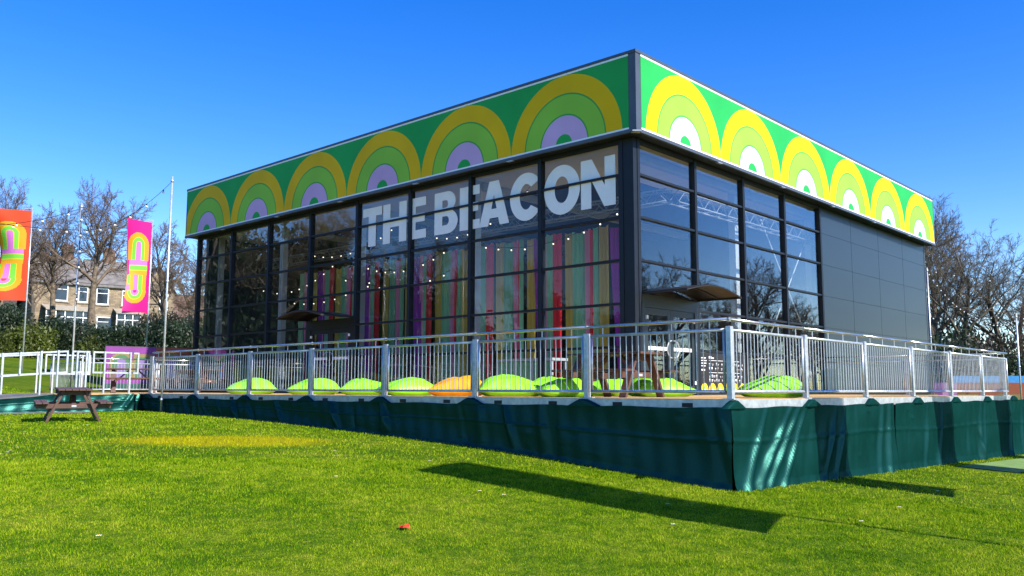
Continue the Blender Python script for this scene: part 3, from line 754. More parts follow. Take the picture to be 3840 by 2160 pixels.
# ramp -------------------------------------------------------------------
rp = empty('ramp', (-2.3, 17.6, 0)); tag(rp, 'access ramp sloping down from the deck landing with a grey surface', 'ramp')
sl_ = -.092
def rz_(x): return max(sl_*(-2.3 - x), -.62) if x < -2.3 else 0
b = MB(); b.add([(-2.3,17.63,-.004),(-9,17.63,-.62),(-9,20.7,-.62),(-2.3,20.7,-.004),(-2.3,17.63,-.05),(-9,17.63,-.67),(-9,20.7,-.67),(-2.3,20.7,-.05)],[(0,3,2,1),(4,5,6,7),(0,1,5,4),(1,2,6,5),(2,3,7,6),(3,0,4,7)])
o = b.build('ramp_surface', M['path'], rp); o.location = (2.3,-17.6,0)
def zr(x): return -.092*( -2.3 - x) if x < -2.3 else 0.0
def ramp_rail(y, segs, labels):
    for (a, c, posts), label in zip(segs, labels):
        e = empty('ramp_railing', (a, y, 0)); tag(e, label, 'railing', 'square tube railings of the ramp')
        def P(p): return (p[0]-a, p[1]-y, p[2])
        b = MB(); b.bar(P((a,y,1.085+zr(a))), P((c,y,1.085+zr(c))), .042, .042); b.build('top_rail', M['galv'], e)
        b = MB(); b.bar(P((a,y,.55+zr(a))), P((c,y,.55+zr(c))), .045, .045); b.build('mid_rail', M['galv'], e)
        for q in (a+.02*(1 if c > a else -1), c-.02*(1 if c > a else -1)):
            b = MB(); b.bar(P((q,y,.573+zr(q))), P((q,y,1.06+zr(q))), .044, .044); b.build('end_stile', M['galv'], e)
        for q, full in posts:
            b = MB(); b.bar(P((q,y-.048,-.02+zr(q) if full else .56+zr(q))), P((q,y-.048,1.10+zr(q))), .048, .04); b.build('post', M['galv'], e)
ramp_rail(17.74, [(-.12,-1.34,((-.37,1),(-1.05,1))), (-1.42,-1.87,((-1.52,1),(-1.75,1))), (-1.96,-4.6,((-2.22,1),(-2.62,1),(-3.1,0),(-3.5,0),(-4.2,1)))], ['level square tube railing on the ramp landing beside the deck end post','short square tube railing piece where the landing meets the ramp','sloping square tube railing along the lawn side of the ramp'])
ramp_rail(20.62, [(-.25,-1.5,((-.5,1),(-1.3,1))), (-1.62,-4.8,((-1.72,1),(-2.6,1),(-3.4,1),(-4.3,1)))], ['level square tube railing at the far side of the ramp landing','sloping square tube railing along the far side of the ramp'])

# tarpaulin skirts ---------------------------------------------------------
def tarp(label, along, fixed, s0, s1, out, ztop, seed, fold, cols=None):
    """cloth skirt; along 'x' or 'y'; out = outward unit sign on the other axis"""
    rg = np.random.default_rng(seed); L = s1-s0; nu = max(8, int(L/.04)); nv = 50
    u = np.linspace(s0, s1, nu+1); v = np.linspace(0, 1, nv+1)
    U, V = np.meshgrid(u, v)
    zb = gz(U, np.full_like(U, fixed-.05)) if along == 'x' else gz(np.full_like(U, fixed-.05), U)
    zt = ztop(U) + .008*np.sin(U*4.1+seed) 
    Z = zt + (zb - .015 - zt)*V
    D = .02 + .03*V**2
    # slanted drape folds gathered at a few points of the hem
    for c, sl, w, am in (cols or []):
        q = (U - c + sl*V)/(w*(1+1.1*V)); D = D + am*np.exp(-q*q)*np.clip(.35+1.3*V,0,1)
    for k in range(int(L*1.5)):
        c = rg.uniform(s0-.3, s1+.3); sl = rg.uniform(.1,.75)*fold; w = rg.uniform(.03,.08); am = rg.uniform(.02,.075)*(1.0 if not cols else .42)
        q = (U - c + sl*V)/ (w*(1+.9*V)); D = D + am*np.exp(-q*q)*(.25+.75*np.sin(np.pi*np.clip(V*.9+.1,0,1)))*rg.choice([1,1,-.7])
    D = D + .012*np.sin(U*3.1+seed)*V + .006*np.sin(U*17+3*V+seed) + .01*np.sin(V*7+U*1.3)
    D = D + .05*np.clip(V-.9,0,1)*10*(.4+.6*np.sin(U*9+seed)**2)*.6
    D = D + .010*np.exp(-((V-.40-.02*np.sin(U*.9))/.022)**2)
    for k in range(int(L*5)):
        c = rg.uniform(s0, s1); v0 = rg.uniform(.05,.95); D = D + rg.uniform(-.010,.012)*np.exp(-((U-c)/rg.uniform(.04,.12))**2 - ((V-v0)/rg.uniform(.02,.06))**2)
    D = np.clip(D, .006, None)
    if along == 'x': P = np.stack([U, fixed + out*D, Z], -1)
    else: P = np.stack([fixed + out*D, U, Z], -1)
    idx = np.arange((nu+1)*(nv+1)).reshape(nv+1, nu+1)
    q = np.stack([idx[:-1,:-1], idx[1:,:-1], idx[1:,1:], idx[:-1,1:]], -1).reshape(-1,4)
    me = bpy.data.meshes.new('tarpaulin'); me.from_pydata(P.reshape(-1,3).tolist(), [], q.tolist()); me.materials.append(M['tarp'])
    me.polygons.foreach_set('use_smooth', [True]*len(me.polygons)); me.update()
    o = link('tarpaulin', me); tag(o, label, 'tarpaulin')
    # ridge hem seam at mid height
    return o
flat = lambda z: (lambda U: np.full_like(U, z))
t1 = tarp('green tarpaulin skirt hanging in shade under the long railing of the deck', 'y', -.045, -.07, 17.62, -1, flat(-.115), 1, .5)
t2 = tarp('creased green tarpaulin skirt wrapping the sunlit corner of the deck', 'x', -.045, -.085, 6.10, -1, flat(-.115), 2, .9, [(1.75,1.25,.06,.085),(2.05,1.25,.05,.08),(2.3,1.0,.04,.06),(.95,.75,.05,.07),(3.5,.7,.045,.05),(3.85,.6,.04,.05),(5.5,.35,.05,.06),(5.85,.25,.05,.07)])
t3 = tarp('green tarpaulin skirt on the sunny deck edge beyond the dark gap', 'x', -.05, 6.17, 18.5, -1, flat(-.112), 5, .6, [(8.1,.5,.05,.05),(9.0,.5,.05,.05),(11.1,-.4,.06,.07),(11.9,.55,.07,.08),(12.3,.5,.05,.06),(14.6,.3,.05,.06),(15.8,.4,.06,.06)])
t4 = tarp('green tarpaulin skirt along the ramp and its landing', 'x', 17.58, -8.2, -.06, -1, lambda U: np.where(U > -2.3, -.02, -.02 + .092*(U+2.3)), 4, .6)
def gathers(o, pts):
    for i, (x, y, s) in enumerate(pts):
        b = MB(); n = 18; rg = random.Random(i)
        vs = [(x, y, -.012)]
        for ring, (rr, zz) in enumerate(((.06,-.014),(.14,-.05),(.23,-.095),(.30,-.125))):
            for k in range(n):
                a = 2*math.pi*k/n; q = rr*(1+.12*math.sin(3*a+i)+rg.uniform(-.05,.05))
                px, py = q*math.cos(a), q*math.sin(a)
                if s == 'y': px = max(-.085, min(.0, px-.03)); py *= 1.05
                else: py = max(-.085, min(.0, py-.03)); px *= 1.05
                vs.append((x+px, y+py, zz))
        fs = [(0,1+k,1+(k+1)%n) for k in range(n)]
        for r_i in range(3):
            for k in range(n): fs.append((1+r_i*n+k, 1+(r_i+1)*n+k, 1+(r_i+1)*n+(k+1)%n, 1+r_i*n+(k+1)%n))
        b.add(vs, fs, 0, True); b.build('gather', M['tarp'], o)
gathers(t1, [(-.02, 2.4657*k, 'y') for k in range(1, 8)])
gathers(t2, [(.02, -.02, 'x'), (2.5, -.02, 'x'), (5.0, -.02, 'x')])
gathers(t3, [(7.5,-.02,'x'),(10.0,-.02,'x'),(12.5,-.02,'x'),(15.0,-.02,'x')])
b = MB(); b.box((5.95,-.034,-1.5),(6.32,-.026,-.12)); b.build('gap_backing', M['black'], t2)

# ------------------------------------------------------------------ beanbags
def bag_mesh(m, seed):
    rg = np.random.default_rng(seed); n = 44; g = np.linspace(-1, 1, n+1); U, V = np.meshgrid(g, g)
    prof = np.clip((1-np.abs(U)**2.3), 0, 1)**.62*np.clip((1-np.abs(V)**2.6), 0, 1)**.62
    X = .64*U*(1-.10*(1-np.abs(V)**2)*np.abs(U)); Y = .48*V*(1-.10*(1-np.abs(U)**2)*np.abs(V))
    bmp = .012*np.sin(5*U+3*V+seed) + .010*np.sin(9*V-4*U)
    for k in range(16):
        a = rg.uniform(0, np.pi); c = rg.uniform(-.7,.7); q = (U*np.cos(a)+V*np.sin(a)-c)/rg.uniform(.04,.10); t_ = (-U*np.sin(a)+V*np.cos(a)-rg.uniform(-.8,.8))/rg.uniform(.2,.5)
        bmp = bmp + rg.uniform(-.030,.022)*np.exp(-q*q-t_*t_)
    ed = np.maximum(np.abs(U), np.abs(V)); an = np.arctan2(V, U)
    bmp = bmp + .016*np.sin(an*17+seed)*np.clip((ed-.55)/.3,0,1)
    skew = 1 + .28*U*rg.choice([-1,1]) + .12*V
    top = .10 + (.27*skew+bmp)*prof; bot = .10 - .092*np.clip(prof*1.8,0,1)
    vt = np.stack([X,Y,top],-1).reshape(-1,3); vb = np.stack([X,Y,bot],-1).reshape(-1,3)
    N = (n+1)**2; idx = np.arange(N).reshape(n+1,n+1)
    q = np.stack([idx[:-1,:-1],idx[:-1,1:],idx[1:,1:],idx[1:,:-1]],-1).reshape(-1,4)
    edge = set(idx[0])|set(idx[-1])|set(idx[:,0])|set(idx[:,-1])
    b2 = np.array([i if i in edge else i+N for i in range(N)])
    fs = q.tolist() + [[int(b2[i]) for i in f[::-1]] for f in q.tolist()]
    me = bpy.data.meshes.new('beanbag'); me.from_pydata(np.concatenate([vt,vb]).tolist(), [], fs); me.materials.append(m)
    bm = bmesh.new(); bm.from_mesh(me); bmesh.ops.delete(bm, geom=[v for v in bm.verts if not v.link_faces], context='VERTS'); bm.to_mesh(me); bm.free()
    me.polygons.foreach_set('use_smooth', [True]*len(me.polygons)); me.update(); return me
bm_g = [bag_mesh(M['bag_g'], s) for s in (1,2,3,5,7)]; bm_o = bag_mesh(M['bag_o'], 4)
bags = [(.95,13.75,-30,1.0,0),(.95,11.05,-40,.97,1),(1.1,9.3,-44,.9,2),(.9,7.75,-20,.92,3),(1.0,6.35,-46,.95,'o'),(1.0,4.95,-42,1.0,4),(2.5,5.15,-60,.95,2),(1.0,3.65,-38,.85,1),(3.3,4.4,10,.9,1),(2.6,2.8,-35,.95,2),(3.35,1.0,-55,.95,0)]
LBG = {0:'lime green beanbag by the railing, last one before the bare stretch towards the ramp',8:'lime green beanbag lying shaded behind the deck picnic table',9:'lime green beanbag seen through the legs of the deck picnic table',10:'lime green beanbag alone behind the sunny side railing',6:'lime green beanbag lying behind two others, nearer the glass'}
for i, (x, y, a, s, k) in enumerate(bags):
    o = link('beanbag', bm_o if k == 'o' else bm_g[k], None, (x, y, .002), R(a)); o.scale = (s, s, s*1.02)
    if k == 'o': tag(o, 'orange beanbag lying between green ones by the railing', 'beanbag', 'beanbags on the deck')
    else: tag(o, LBG.get(i, 'lime green beanbag in the row behind the shaded railing'), 'beanbag', 'beanbags on the deck')

# ------------------------------------------------------------------ picnic tables
def make_table():
    e = empty('picnic_table', (0,0,0)); m = M['brown']       # long axis = local y
    def bx(a, c, name, par=e):
        b = MB(); b.box(a, c); o = b.build(name, m, par); bevel_mesh(o.data, .006); return o
    for i in range(5): x = -.35 + i*.1408; bx((x,-.78,.71),(x+.133,.78,.75), 'top_plank')
    for s in (-1, 1):
        for i in range(2):
            x0 = s*(.52 + i*.138); bx((min(x0,x0+s*.13),-.78,.42),(max(x0,x0+s*.13),.78,.46), 'seat_plank')
    for y in (-.56, .56):
        for s in (-1, 1):
            b = MB(); b.bar((s*.56, y, .0), (s*.22, y, .708), .05, .135, (0,1,0)); b.build('leg', m, e)
        yo = y + (.05 if y < 0 else -.05)
        bx((-.77, yo-.022, .315), (.77, yo+.022, .418), 'seat_bearer'); bx((-.34, yo-.022, .61), (.34, yo+.022, .708), 'top_bearer')
    for s in (-1, 1):
        b = MB(); b.bar((0, s*.49, .36), (0, s*.12, .705), .045, .09, (1,0,0)); b.build('brace', m, e)
    b = MB(); b.box((-.05,-.5365,.35),(.05,-.5325,.39)); b.build('maker_plate', M['alu'], e)
    return e
t = make_table(); gxt, gyt = -3.42, 13.45
t.scale = (.9,.9,.93); t.location = (gxt, gyt, g1(gxt, gyt)-.01); t.rotation_euler = (R(1.6), 0, R(73-90)); tag(t, 'brown picnic table standing on the lawn beside the ramp', 'picnic table', 'brown picnic tables')
for (x, y, a, lb) in ((1.45,2.95,0,'brown picnic table on the deck near its sunlit corner'), (1.3,21.2,68,'brown picnic table on the landing in front of the purple hoarding'), (3.3,21.0,20,'brown picnic table on the deck behind the last shaded railing panel')):
    o = copy_tree(t); o.scale = (1,1,1); o.location = (x, y, .003); o.rotation_euler = (0,0,R(a)); o['label'] = lb

# ------------------------------------------------------------------ flags
def flag_design(kind):
    """(u,v) in metres from the hoist-top corner, width 1.2, height 4 -> material index"""
    def band(d):           # d = distance from inner edge of the stroke
        if d < 0: return None
        if d < .012: return 4
        if d < .17: return 3           # pink
        if d < .175+.02: return 4
        if d < .34: return 2           # green
        if d < .375: return 4
        if d < .56: return 1           # yellow/orange
        return None
    def f(u, v):
        # upper hook: arch round (.60, -1.15), open to the hoist side, then a horizontal bar through to the hoist
        x, y = u, -v
        r = math.hypot(x-.62, (y+1.05))
        if y > -1.05 and r < .52:
            return 3 if r < .13 else (4 if r < .15 else (2 if r < .30 else (4 if r < .32 else 1)))
        if -1.72 <= y <= -1.05 and .10 < x < 1.14:
            if x > .62:
                q = x-.62; return 3 if q < .13 else (4 if q < .15 else (2 if q < .30 else (4 if q < .32 else 1)))
            q = .62-x
            return 0 if q > .52 else (3 if q < .13 else (4 if q < .15 else (2 if q < .30 else (4 if q < .32 else 1))))
        if -2.38 <= y < -1.72 and .14 < x < 1.06:
            q = -1.72 - y
            return 3 if q < .24 else (4 if q < .265 else (2 if q < .43 else (4 if q < .455 else 1)))
        r2_ = math.hypot(x-.70, y+3.05)
        if -3.05 <= y < -2.38 and x < 1.22:
            q = x - .17
            if q < 0: return 0
            return 1 if q < .16 else (4 if q < .18 else (2 if q < .36 else (4 if q < .38 else (3 if q < .62 else (1 if q < .82 else (2 if y > -2.75 and q < .95 else (3 if y < -2.8 else 1)))))))
        if y < -3.05 and r2_ < .56:
            if r2_ < .10: return 0
            return 3 if r2_ < .22 else (4 if r2_ < .24 else (2 if r2_ < .37 else (4 if r2_ < .39 else 1)))
        return 0
    return f
def flag_obj(loc, rz, bgcol, bgname, label, hi, pole_h, fine=True, wave=0.0, curl=.5, group='tall banner flags', W=1.2, droop=.0, Hh=4.0):
    e = empty('banner_flag', loc, rz); tag(e, label, 'flag', group)
    b = MB(); b.tube([(0,0,-.3),(0,0,pole_h*.5),(0,0,pole_h)], [.038,.03,.018], 10); b.build('pole', M['galv'], e)
    b = MB(); b.bar((0,0,pole_h-.03),(-.32,0,pole_h-.05),.02,.02); b.build('top_arm', M['galv'], e)
    nu, nv = (52, 150) if fine else (16, 40); fn = flag_design(0)
    vs = []; fs = []; mi = []
    for j in range(nv+1):
        v = j/nv
        for i in range(nu+1):
            u = i/nu
            # the free edge is pulled by the wind: curls back most at mid height
            pull = curl*math.sin(math.pi*v)**1.3
            x = -.035 - W*u*(1 - .42*pull*u)
            y = W*(.40*pull*u*u + .05*wave*math.sin(5*v+3*u) + .035*math.sin(9*v+5*u)*u)
            z = hi - Hh*v - .10*u*u*v + .04*pull*u - droop*u**1.6
            vs.append((x,y,z))
    for j in range(nv):
        for i in range(nu):
            a = j*(nu+1)+i; fs.append((a,a+1,a+nu+2,a+nu+1)); mi.append(fn((i+.5)/nu*1.2, (j+.5)/nv*4.0))
    ms = [cloth(bgname, bgcol), cloth('flag amber', (.90,.40,.006)), cloth('flag green', (.22,.72,.06)), cloth('flag pink', (.82,.22,.62)), cloth('flag yellow piping', (.92,.72,.02))]
    me = bpy.data.meshes.new('flag_cloth'); me.from_pydata(vs, [], fs)
    for m_ in ms: me.materials.append(m_)
    me.polygons.foreach_set('material_index', mi); me.polygons.foreach_set('use_smooth', [True]*len(fs)); me.update()
    link('flag_cloth', me, e)
    b = MB()
    for k in range(12):
        z = hi - .1 - k*(Hh-.2)/11; b.tube([(-.05,0,z),(.03,0,z)], .009, 5)
    b.build('clips', M['galv'], e)
cl_ = {}
def cloth(name, c):
    if name not in cl_: cl_[name] = translucent(mat(name, c, .6, 0, .04, 4), c, .35)
    return cl_[name]
OR, PK = (.83,.065,.008), (.86,.004,.24)
flag_obj((2.75, 35.4, g1(2.75,35.4)), R(-22), OR, 'flag orange red', 'orange red banner flag with yellow and pink ribbon design, beside the hedge', 7.95-g1(2.75,35.4), 8.1-g1(2.75,35.4), curl=.85, W=1.75)
flag_obj((6.35, 31.4, g1(6.35,31.4)), R(10), PK, 'flag magenta', 'magenta pink banner flag with orange and green ribbon design, above the hoarding', 7.42-g1(6.35,31.4), 7.55-g1(6.35,31.4), curl=.55)
# the same kind of flags planted on the lawn along the sunny side (they throw the long shadows)
for i, (x, y, a, c, nm, cur) in enumerate(((-.80,-4.55,4,PK,'magenta',.03), (4.3,-4.8,0,OR,'orange red',.1), (10.1,-4.5,0,PK,'magenta',.2), (15.0,-5.4,5,OR,'orange red',.2))):
    z = g1(x,y)
    flag_obj((x,y,z), R(a), c, 'flag '+nm, '%s banner flag on the lawn along the sunny side, %s from the deck corner' % (nm, ORD[i]), (6.6,5.7,6.1,6.1)[i], (6.75,5.85,6.25,6.25)[i], False, Hh=(4.0,3.2,4.0,4.0)[i], curl=cur, droop=.15, group='flags along the sunny lawn')

# ------------------------------------------------------------------ festoon poles and outdoor strings
def pole(x, y, z0, z1, r, label):
    e = empty('festoon_pole', (x,y,z0)); tag(e, label, 'pole')
    b = MB(); b.tube([(0,0,0),(0,0,z1-z0)], r, 10); b.build('shaft', M['galv'], e)
    for z in (.35, (z1-z0)*.55, z1-z0-.12):
        b = MB(); b.tube([(0,0,z-.03),(0,0,z+.03)], r*1.5, 10); b.build('clamp', M['galv'], e)
    return e
pole(-.14, 16.25, -.5, 5.78, .027, 'steel festoon pole clamped to the shaded deck edge')
pole(-.55, 21.2, -.45, 5.72, .028, 'steel festoon pole standing behind the ramp railings')
festoon('festoon_string', [(-.14,16.25,5.65),(-.55,21.2,4.88)], .35, 6, 'festoon bulbs strung between the deck pole and the pole behind the ramp')
festoon('festoon_string', [(-.55,21.2,5.55),(-5.5,25.5,5.9)], .75, 9, 'festoon bulbs strung from the ramp pole top across the orange flag')
festoon('festoon_string', [(-.55,21.2,4.88),(-5.5,26.5,6.4)], .35, 9, 'festoon bulbs strung low from the ramp pole past the orange flag')
festoon('festoon_string', [(-.55,21.15,5.5),(-.55,21.15,2.6)], .0, 6, 'festoon bulbs hanging straight down the ramp pole')
zz0 = g1(30.1,3.0)
pole(30.05, 3.03, zz0-.2, 3.3, .034, 'steel festoon pole by the painted boundary wall')
pole(27.3, 5.6, g1(27.3,5.6), 5.2, .034, 'steel festoon pole close to the solid end of the pavilion')
festoon('festoon_string', [(27.3,5.6,5.1),(28.62,4.28,3.24),(30.05,3.03,3.1)], .3, 24, 'festoon bulbs falling from the pavilion end to the wall pole', rb=.03)
festoon('festoon_string', [(27.3,5.6,3.15),(30.05,3.03,3.25)], .05, 12, 'festoon bulbs strung level between pavilion end and wall pole', rb=.03)
festoon('festoon_string', [(30.05,3.03,3.2),(34.5,-1.0,3.6)], .3, 9, 'festoon bulbs strung from the wall pole away past the trees', rb=.03)
festoon('festoon_string', [(27.3,5.6,5.15),(32.5,.2,4.6)], .25, 10, 'festoon bulbs strung high in front of the bare trees', rb=.03)

# ------------------------------------------------------------------ painted hoardings
MP = {k: mat('mural '+k, c, .55, 0, .1, 2) for k, c in {'purple':(.19,.026,.22),'orange':(.28,.065,.02),'ochre':(.20,.16,.045),'green':(.045,.15,.06),'lilac':(.20,.14,.34),'teal':(.01,.07,.06),'red':(.4,.03,.02),'pink':(.40,.17,.38)}.items()}
MPL = ['purple','orange','ochre','green','lilac','teal','red','pink']
def mural_sheet(parent, w, h, fn, nu, nv):
    vs = [(w*i/nu, 0, h*j/nv) for j in range(nv+1) for i in range(nu+1)]; fs = []; mi = []
    for j in range(nv):
        for i in range(nu):
            a = j*(nu+1)+i; fs.append((a,a+1,a+nu+2,a+nu+1)); mi.append(fn(w*(i+.5)/nu, h*(j+.5)/nv))
    me = bpy.data.meshes.new('painted_front'); me.from_pydata(vs, [], fs)
    for k in MPL: me.materials.append(MP[k])
    me.polygons.foreach_set('material_index', mi); me.update()
    return link('painted_front', me, parent, (0,-.006,0))
def mural_left(x, z):
    if z < .22: return 5
    base = 0 if x < 1.75 else 1
    xx = x if x < 1.75 else x-1.75; out = [2,3,4]
    d = math.hypot(xx-.55, z-1.0) if z > 1.0 else abs(xx-.55)
    for lim, c in ((.16,4),(.30,3),(.40,2)):
        if d < lim and z > .42: return c
    q = max(abs(xx-1.32), abs(z-.95) if z > .95 else 0)
    for lim, c in ((.15,4),(.28,3),(.37,2)):
        if q < lim and z > .42 and z < 1.33: return c
    return base
h1 = empty('painted_hoarding', (2.72, 26.8, g1(2.72,26.8)+.05)); tag(h1, 'purple and orange painted hoarding with arch and square patterns below the hedge', 'hoarding')
h1.rotation_euler = (0,0,math.atan2(-.3,.95))
b = MB(); b.box((-.02,0,0),(4.85,.06,1.62)); b.build('board', M['ply'], h1); mural_sheet(h1, 4.83, 1.6, mural_left, 120, 42)
for x in (.1, 2.4, 4.7):
    b = MB(); b.bar((x,.08,-.3),(x,.08,1.55),.07,.07); b.build('post', M['ply'], h1)
def mural_right(x, z):
    base = 0 if x < 1.6 else (1 if x > 2.2 else 7)
    xx = (x % 1.7) - .95; q = max(abs(xx), abs(z-.45))
    if q < .18: return 4
    if q < .34: return 3
    if q < .46: return 2
    return base
p0 = Vector((29.9, 7.6, 0)); p1 = Vector((34.6, .6, 0)); dv = p1-p0
h2 = empty('painted_wall', (p0.x, p0.y, -.95)); h2.rotation_euler = (0,0,math.atan2(dv.y,dv.x)); tag(h2, 'low painted boundary wall with pink, orange and green squares beyond the deck', 'wall')
b = MB(); b.box((0,.0,-.5),(dv.length,.12,1.42)); b.build('core', M['ply'], h2); mural_sheet(h2, dv.length, 1.42, mural_right, 180, 36)
h3 = empty('blue_barrier', (p0.x+.8, p0.y+.5, -.9)); h3.rotation_euler = h2.rotation_euler; tag(h3, 'blue barrier panel standing behind the painted boundary wall', 'barrier')
b = MB(); b.box((2.2,.0,0),(dv.length,.05,1.68)); b.build('panel', M['bluebar'], h3)
for x in (2.3, 4.6, 7.6):
    b = MB(); b.box((x,.06,-.3),(x+.07,.12,1.6)); b.build('post', M['galv'], h3)
# path and mat
b = MB(); xs = np.linspace(-14, -1.6, 26)
vs = []; 
for x in xs:
    for y in (16.75, 17.55): vs.append((x, y, g1(x,y)+.012))
b.add(vs, [(2*i,2*i+2,2*i+3,2*i+1) for i in range(25)], 0, True); tag(b.build('path', M['path']), kind='structure')
b = MB(); vs = []
for x in np.linspace(8.6, 22, 30):
    for y in (-1.5-(x-9)*.02, -.42-(x-9)*.02): vs.append((x, y, g1(x,y)+.012))
b.add(vs, [(2*i,2*i+2,2*i+3,2*i+1) for i in range(29)], 0, True); tag(b.build('turf_mat', M['turfmat']), 'strip of pale green artificial turf laid beside the tarpaulin skirt', 'mat')

# ------------------------------------------------------------------ daisies and litter
dm = MB(); n = 9
for k in range(n):
    a = 2*math.pi*k/n; c, s = math.cos(a), math.sin(a); c2, s2 = math.cos(a+.28), math.sin(a+.28); c3, s3 = math.cos(a-.28), math.sin(a-.28)
    dm.add([(0,0,.04),(.014*c3,.014*s3,.041),(.019*c,.019*s,.039),(.014*c2,.014*s2,.041)], [(0,1,2,3)], 0)
dm.tube([(0,0,.0),(0,0,.04)], .0012, 4, 2); dm.tube([(0,0,.040),(0,0,.044)], .006, 7, 1)
dme = dm.mesh('daisy', [M['white'], mat('daisy yellow', (.8,.5,.02)), M['blade']])
rd = random.Random(11)
spots = [(-6.5,7.4),(-6.75,7.0),(-6.3,7.75),(-7.66,1.6),(-6.6,7.2),(-5.4,10.2),(-7.4,8.2),(-6.9,9.4),(-3.9,11.4),(-3.4,9.6),(-2.7,5.2),(-3.0,4.7),(-2.2,3.6),(-1.7,2.4),(-1.6,.4),(-1.9,-.2),(-2.9,-.9),(-1.0,-2.1),(.5,-2.0),(-8.0,3.2),(-3.2,1.2),(-3.3,1.5),(-7.9,6.3),(-7.7,5.6),(3.0,-1.7),(-4.2,3.1),(-6.2,8.8)]
for x, y in spots:
    o = link('daisy', dme, None, (x, y, g1(x,y)), rd.uniform(0,6)); o.scale = (1.5,1.5,1.1); tag(o, 'small white daisy in the grass', 'daisy', 'daisies in the lawn')
wm = MB(); vs = []; rg = random.Random(2); n = 12
vs.append((0,0,.045))
for k in range(n):
    a = 2*math.pi*k/n; q = rg.uniform(.035,.07); vs.append((q*math.cos(a), q*math.sin(a), rg.uniform(.02,.05)))
for k in range(n):
    a = 2*math.pi*(k+.5)/n; q = rg.uniform(.045,.085); vs.append((q*math.cos(a), q*math.sin(a)*.7, rg.uniform(.012,.03)))
fs = [(0,1+k,1+(k+1)%n) for k in range(n)] + [(1+k,13+k,1+(k+1)%n) for k in range(n)]
wm.add(vs, fs); o = wm.build('crumpled_wrapper', mat('red foil', (.75,.035,.01), .4, 0, .1)); o.location = (-5.25,.58,g1(-5.25,.58)-.004); o.scale = (.85,.85,1.1)
tag(o, 'crumpled red scrap lying on the open lawn', 'litter')

# ------------------------------------------------------------------ trees
def make_tree(seed, H, trunk_h, r0, spread, nlimb, trunks=1, barkm='bark', twigm='twig', lean=0.0):
    rg = random.Random(seed); tr = MB(); cr = MB()
    def rot(d, ang):
        a = Vector((rg.gauss(0,1), rg.gauss(0,1), rg.gauss(0,1))); a = a.cross(d)
        if a.length < 1e-3: a = Vector((1,0,0)).cross(d)
        return Matrix.Rotation(ang, 3, a.normalized()) @ d
    def grow(p, d, L, r, lev, mb):
        nseg = {0:7,1:6,2:5,3:3,4:2}[lev]; pts = [p]; rad = [r]; dirs = []
        for i in range(nseg):
            wob = {0:.05,1:.16,2:.22,3:.26,4:.25}[lev]
            d = (d + Vector((rg.gauss(0,wob), rg.gauss(0,wob), rg.gauss(0,wob*.7) + {0:.02,1:.05,2:.06,3:.06,4:.08}[lev]))).normalized()
            p = p + d*L/nseg; pts.append(p); rad.append(r*(1 - (i+1)/nseg*({0:.84,1:.8,2:.8,3:.8,4:.85}[lev]))); dirs.append(d)
        mb.tube(pts, rad, {0:9,1:6,2:4,3:3,4:3}[lev], cap=False)
        return pts, rad, dirs
    def spawn(pts, rad, dirs, L, lev, count, t0):
        for c in range(count):
            t = t0 + (1-t0)*(c + rg.uniform(.1,.9))/count; k = min(int(t*len(dirs)), len(dirs)-1); f = t*len(dirs)-k
            p = pts[k].lerp(pts[k+1], f); rr = (rad[k]*(1-f) + rad[k+1]*f)
            nd = rot(dirs[k], rg.uniform(.45,1.0) if lev < 4 else rg.uniform(.35,.95))
            l2 = L*{2:.50,3:.46,4:.55}[lev]*rg.uniform(.65,1.15)*(1.15-.5*t)
            r_2 = max(rr*.58, {2:.018,3:.0095,4:.0062}[lev])
            a, b_, d_2 = grow(p, nd, l2, r_2, lev, cr)
            if lev == 2: spawn(a, b_, d_2, l2, 3, 8, .2)
            elif lev == 3: spawn(a, b_, d_2, l2, 4, 9, .1)
    for q in range(trunks):
        ang = 2*math.pi*q/trunks + rg.uniform(0,1); off = Vector((math.cos(ang), math.sin(ang), 0))*(.0 if trunks == 1 else .35)
        dd = Vector((math.cos(ang)*(.03 if trunks == 1 else .22), math.sin(ang)*(.03 if trunks == 1 else .22), 1)).normalized()
        r1 = r0*(1 if trunks == 1 else rg.uniform(.55,.8)); Ht = H*(.72 if trunks == 1 else rg.uniform(.55,.75))
        pts, rad, dirs = grow(off + Vector((0,0,-.3)), dd, Ht, r1, 0, tr)
        nl = nlimb if trunks == 1 else int(nlimb/trunks*1.2)
        for c in range(nl):
            t = trunk_h/Ht + (1-trunk_h/Ht)*((c+.3)/nl)**.85; k = min(int(t*len(dirs)), len(dirs)-1); f = t*len(dirs)-k
            p = pts[k].lerp(pts[min(k+1,len(pts)-1)], f); rr = rad[k]
            az = c*2.399 + rg.uniform(-.4,.4); el = R(rg.uniform(18,42) + 30*t)
            nd = Vector((math.cos(az)*math.cos(el), math.sin(az)*math.cos(el), math.sin(el)))
            L = spread*H*(1.12-.55*t)*rg.uniform(.8,1.1)
            a, b_, d2 = grow(p, nd, L, rr*rg.uniform(.42,.6), 1, cr)
            spawn(a, b_, d2, L, 2, 10, .22)
        spawn(pts, [r*.6 for r in rad], dirs, H*.55, 2, 7, .6)
    e = empty('bare_tree', (0,0,0))
    tr.build('trunk', M[barkm], e); cr.build('crown', [M[twigm]], e)
    return e
def put_tree(src, x, y, rz, s, label, first, group=None, dz=0.0, sz=1.0):
    o = src if first else copy_tree(src)
    o.location = (x, y, g1(x,y)+dz); o.rotation_euler = (0,0,R(rz)); o.scale = (s,s,s*sz); tag(o, label, 'tree', group or 'bare trees'); return o
TA = make_tree(21, 12.0, 4.4, .30, .42, 17, 1, 'bark', 'twig_r')
TB = make_tree(8, 12.5, 2.6, .42, .46, 18, 3, 'bark_d', 'twig')
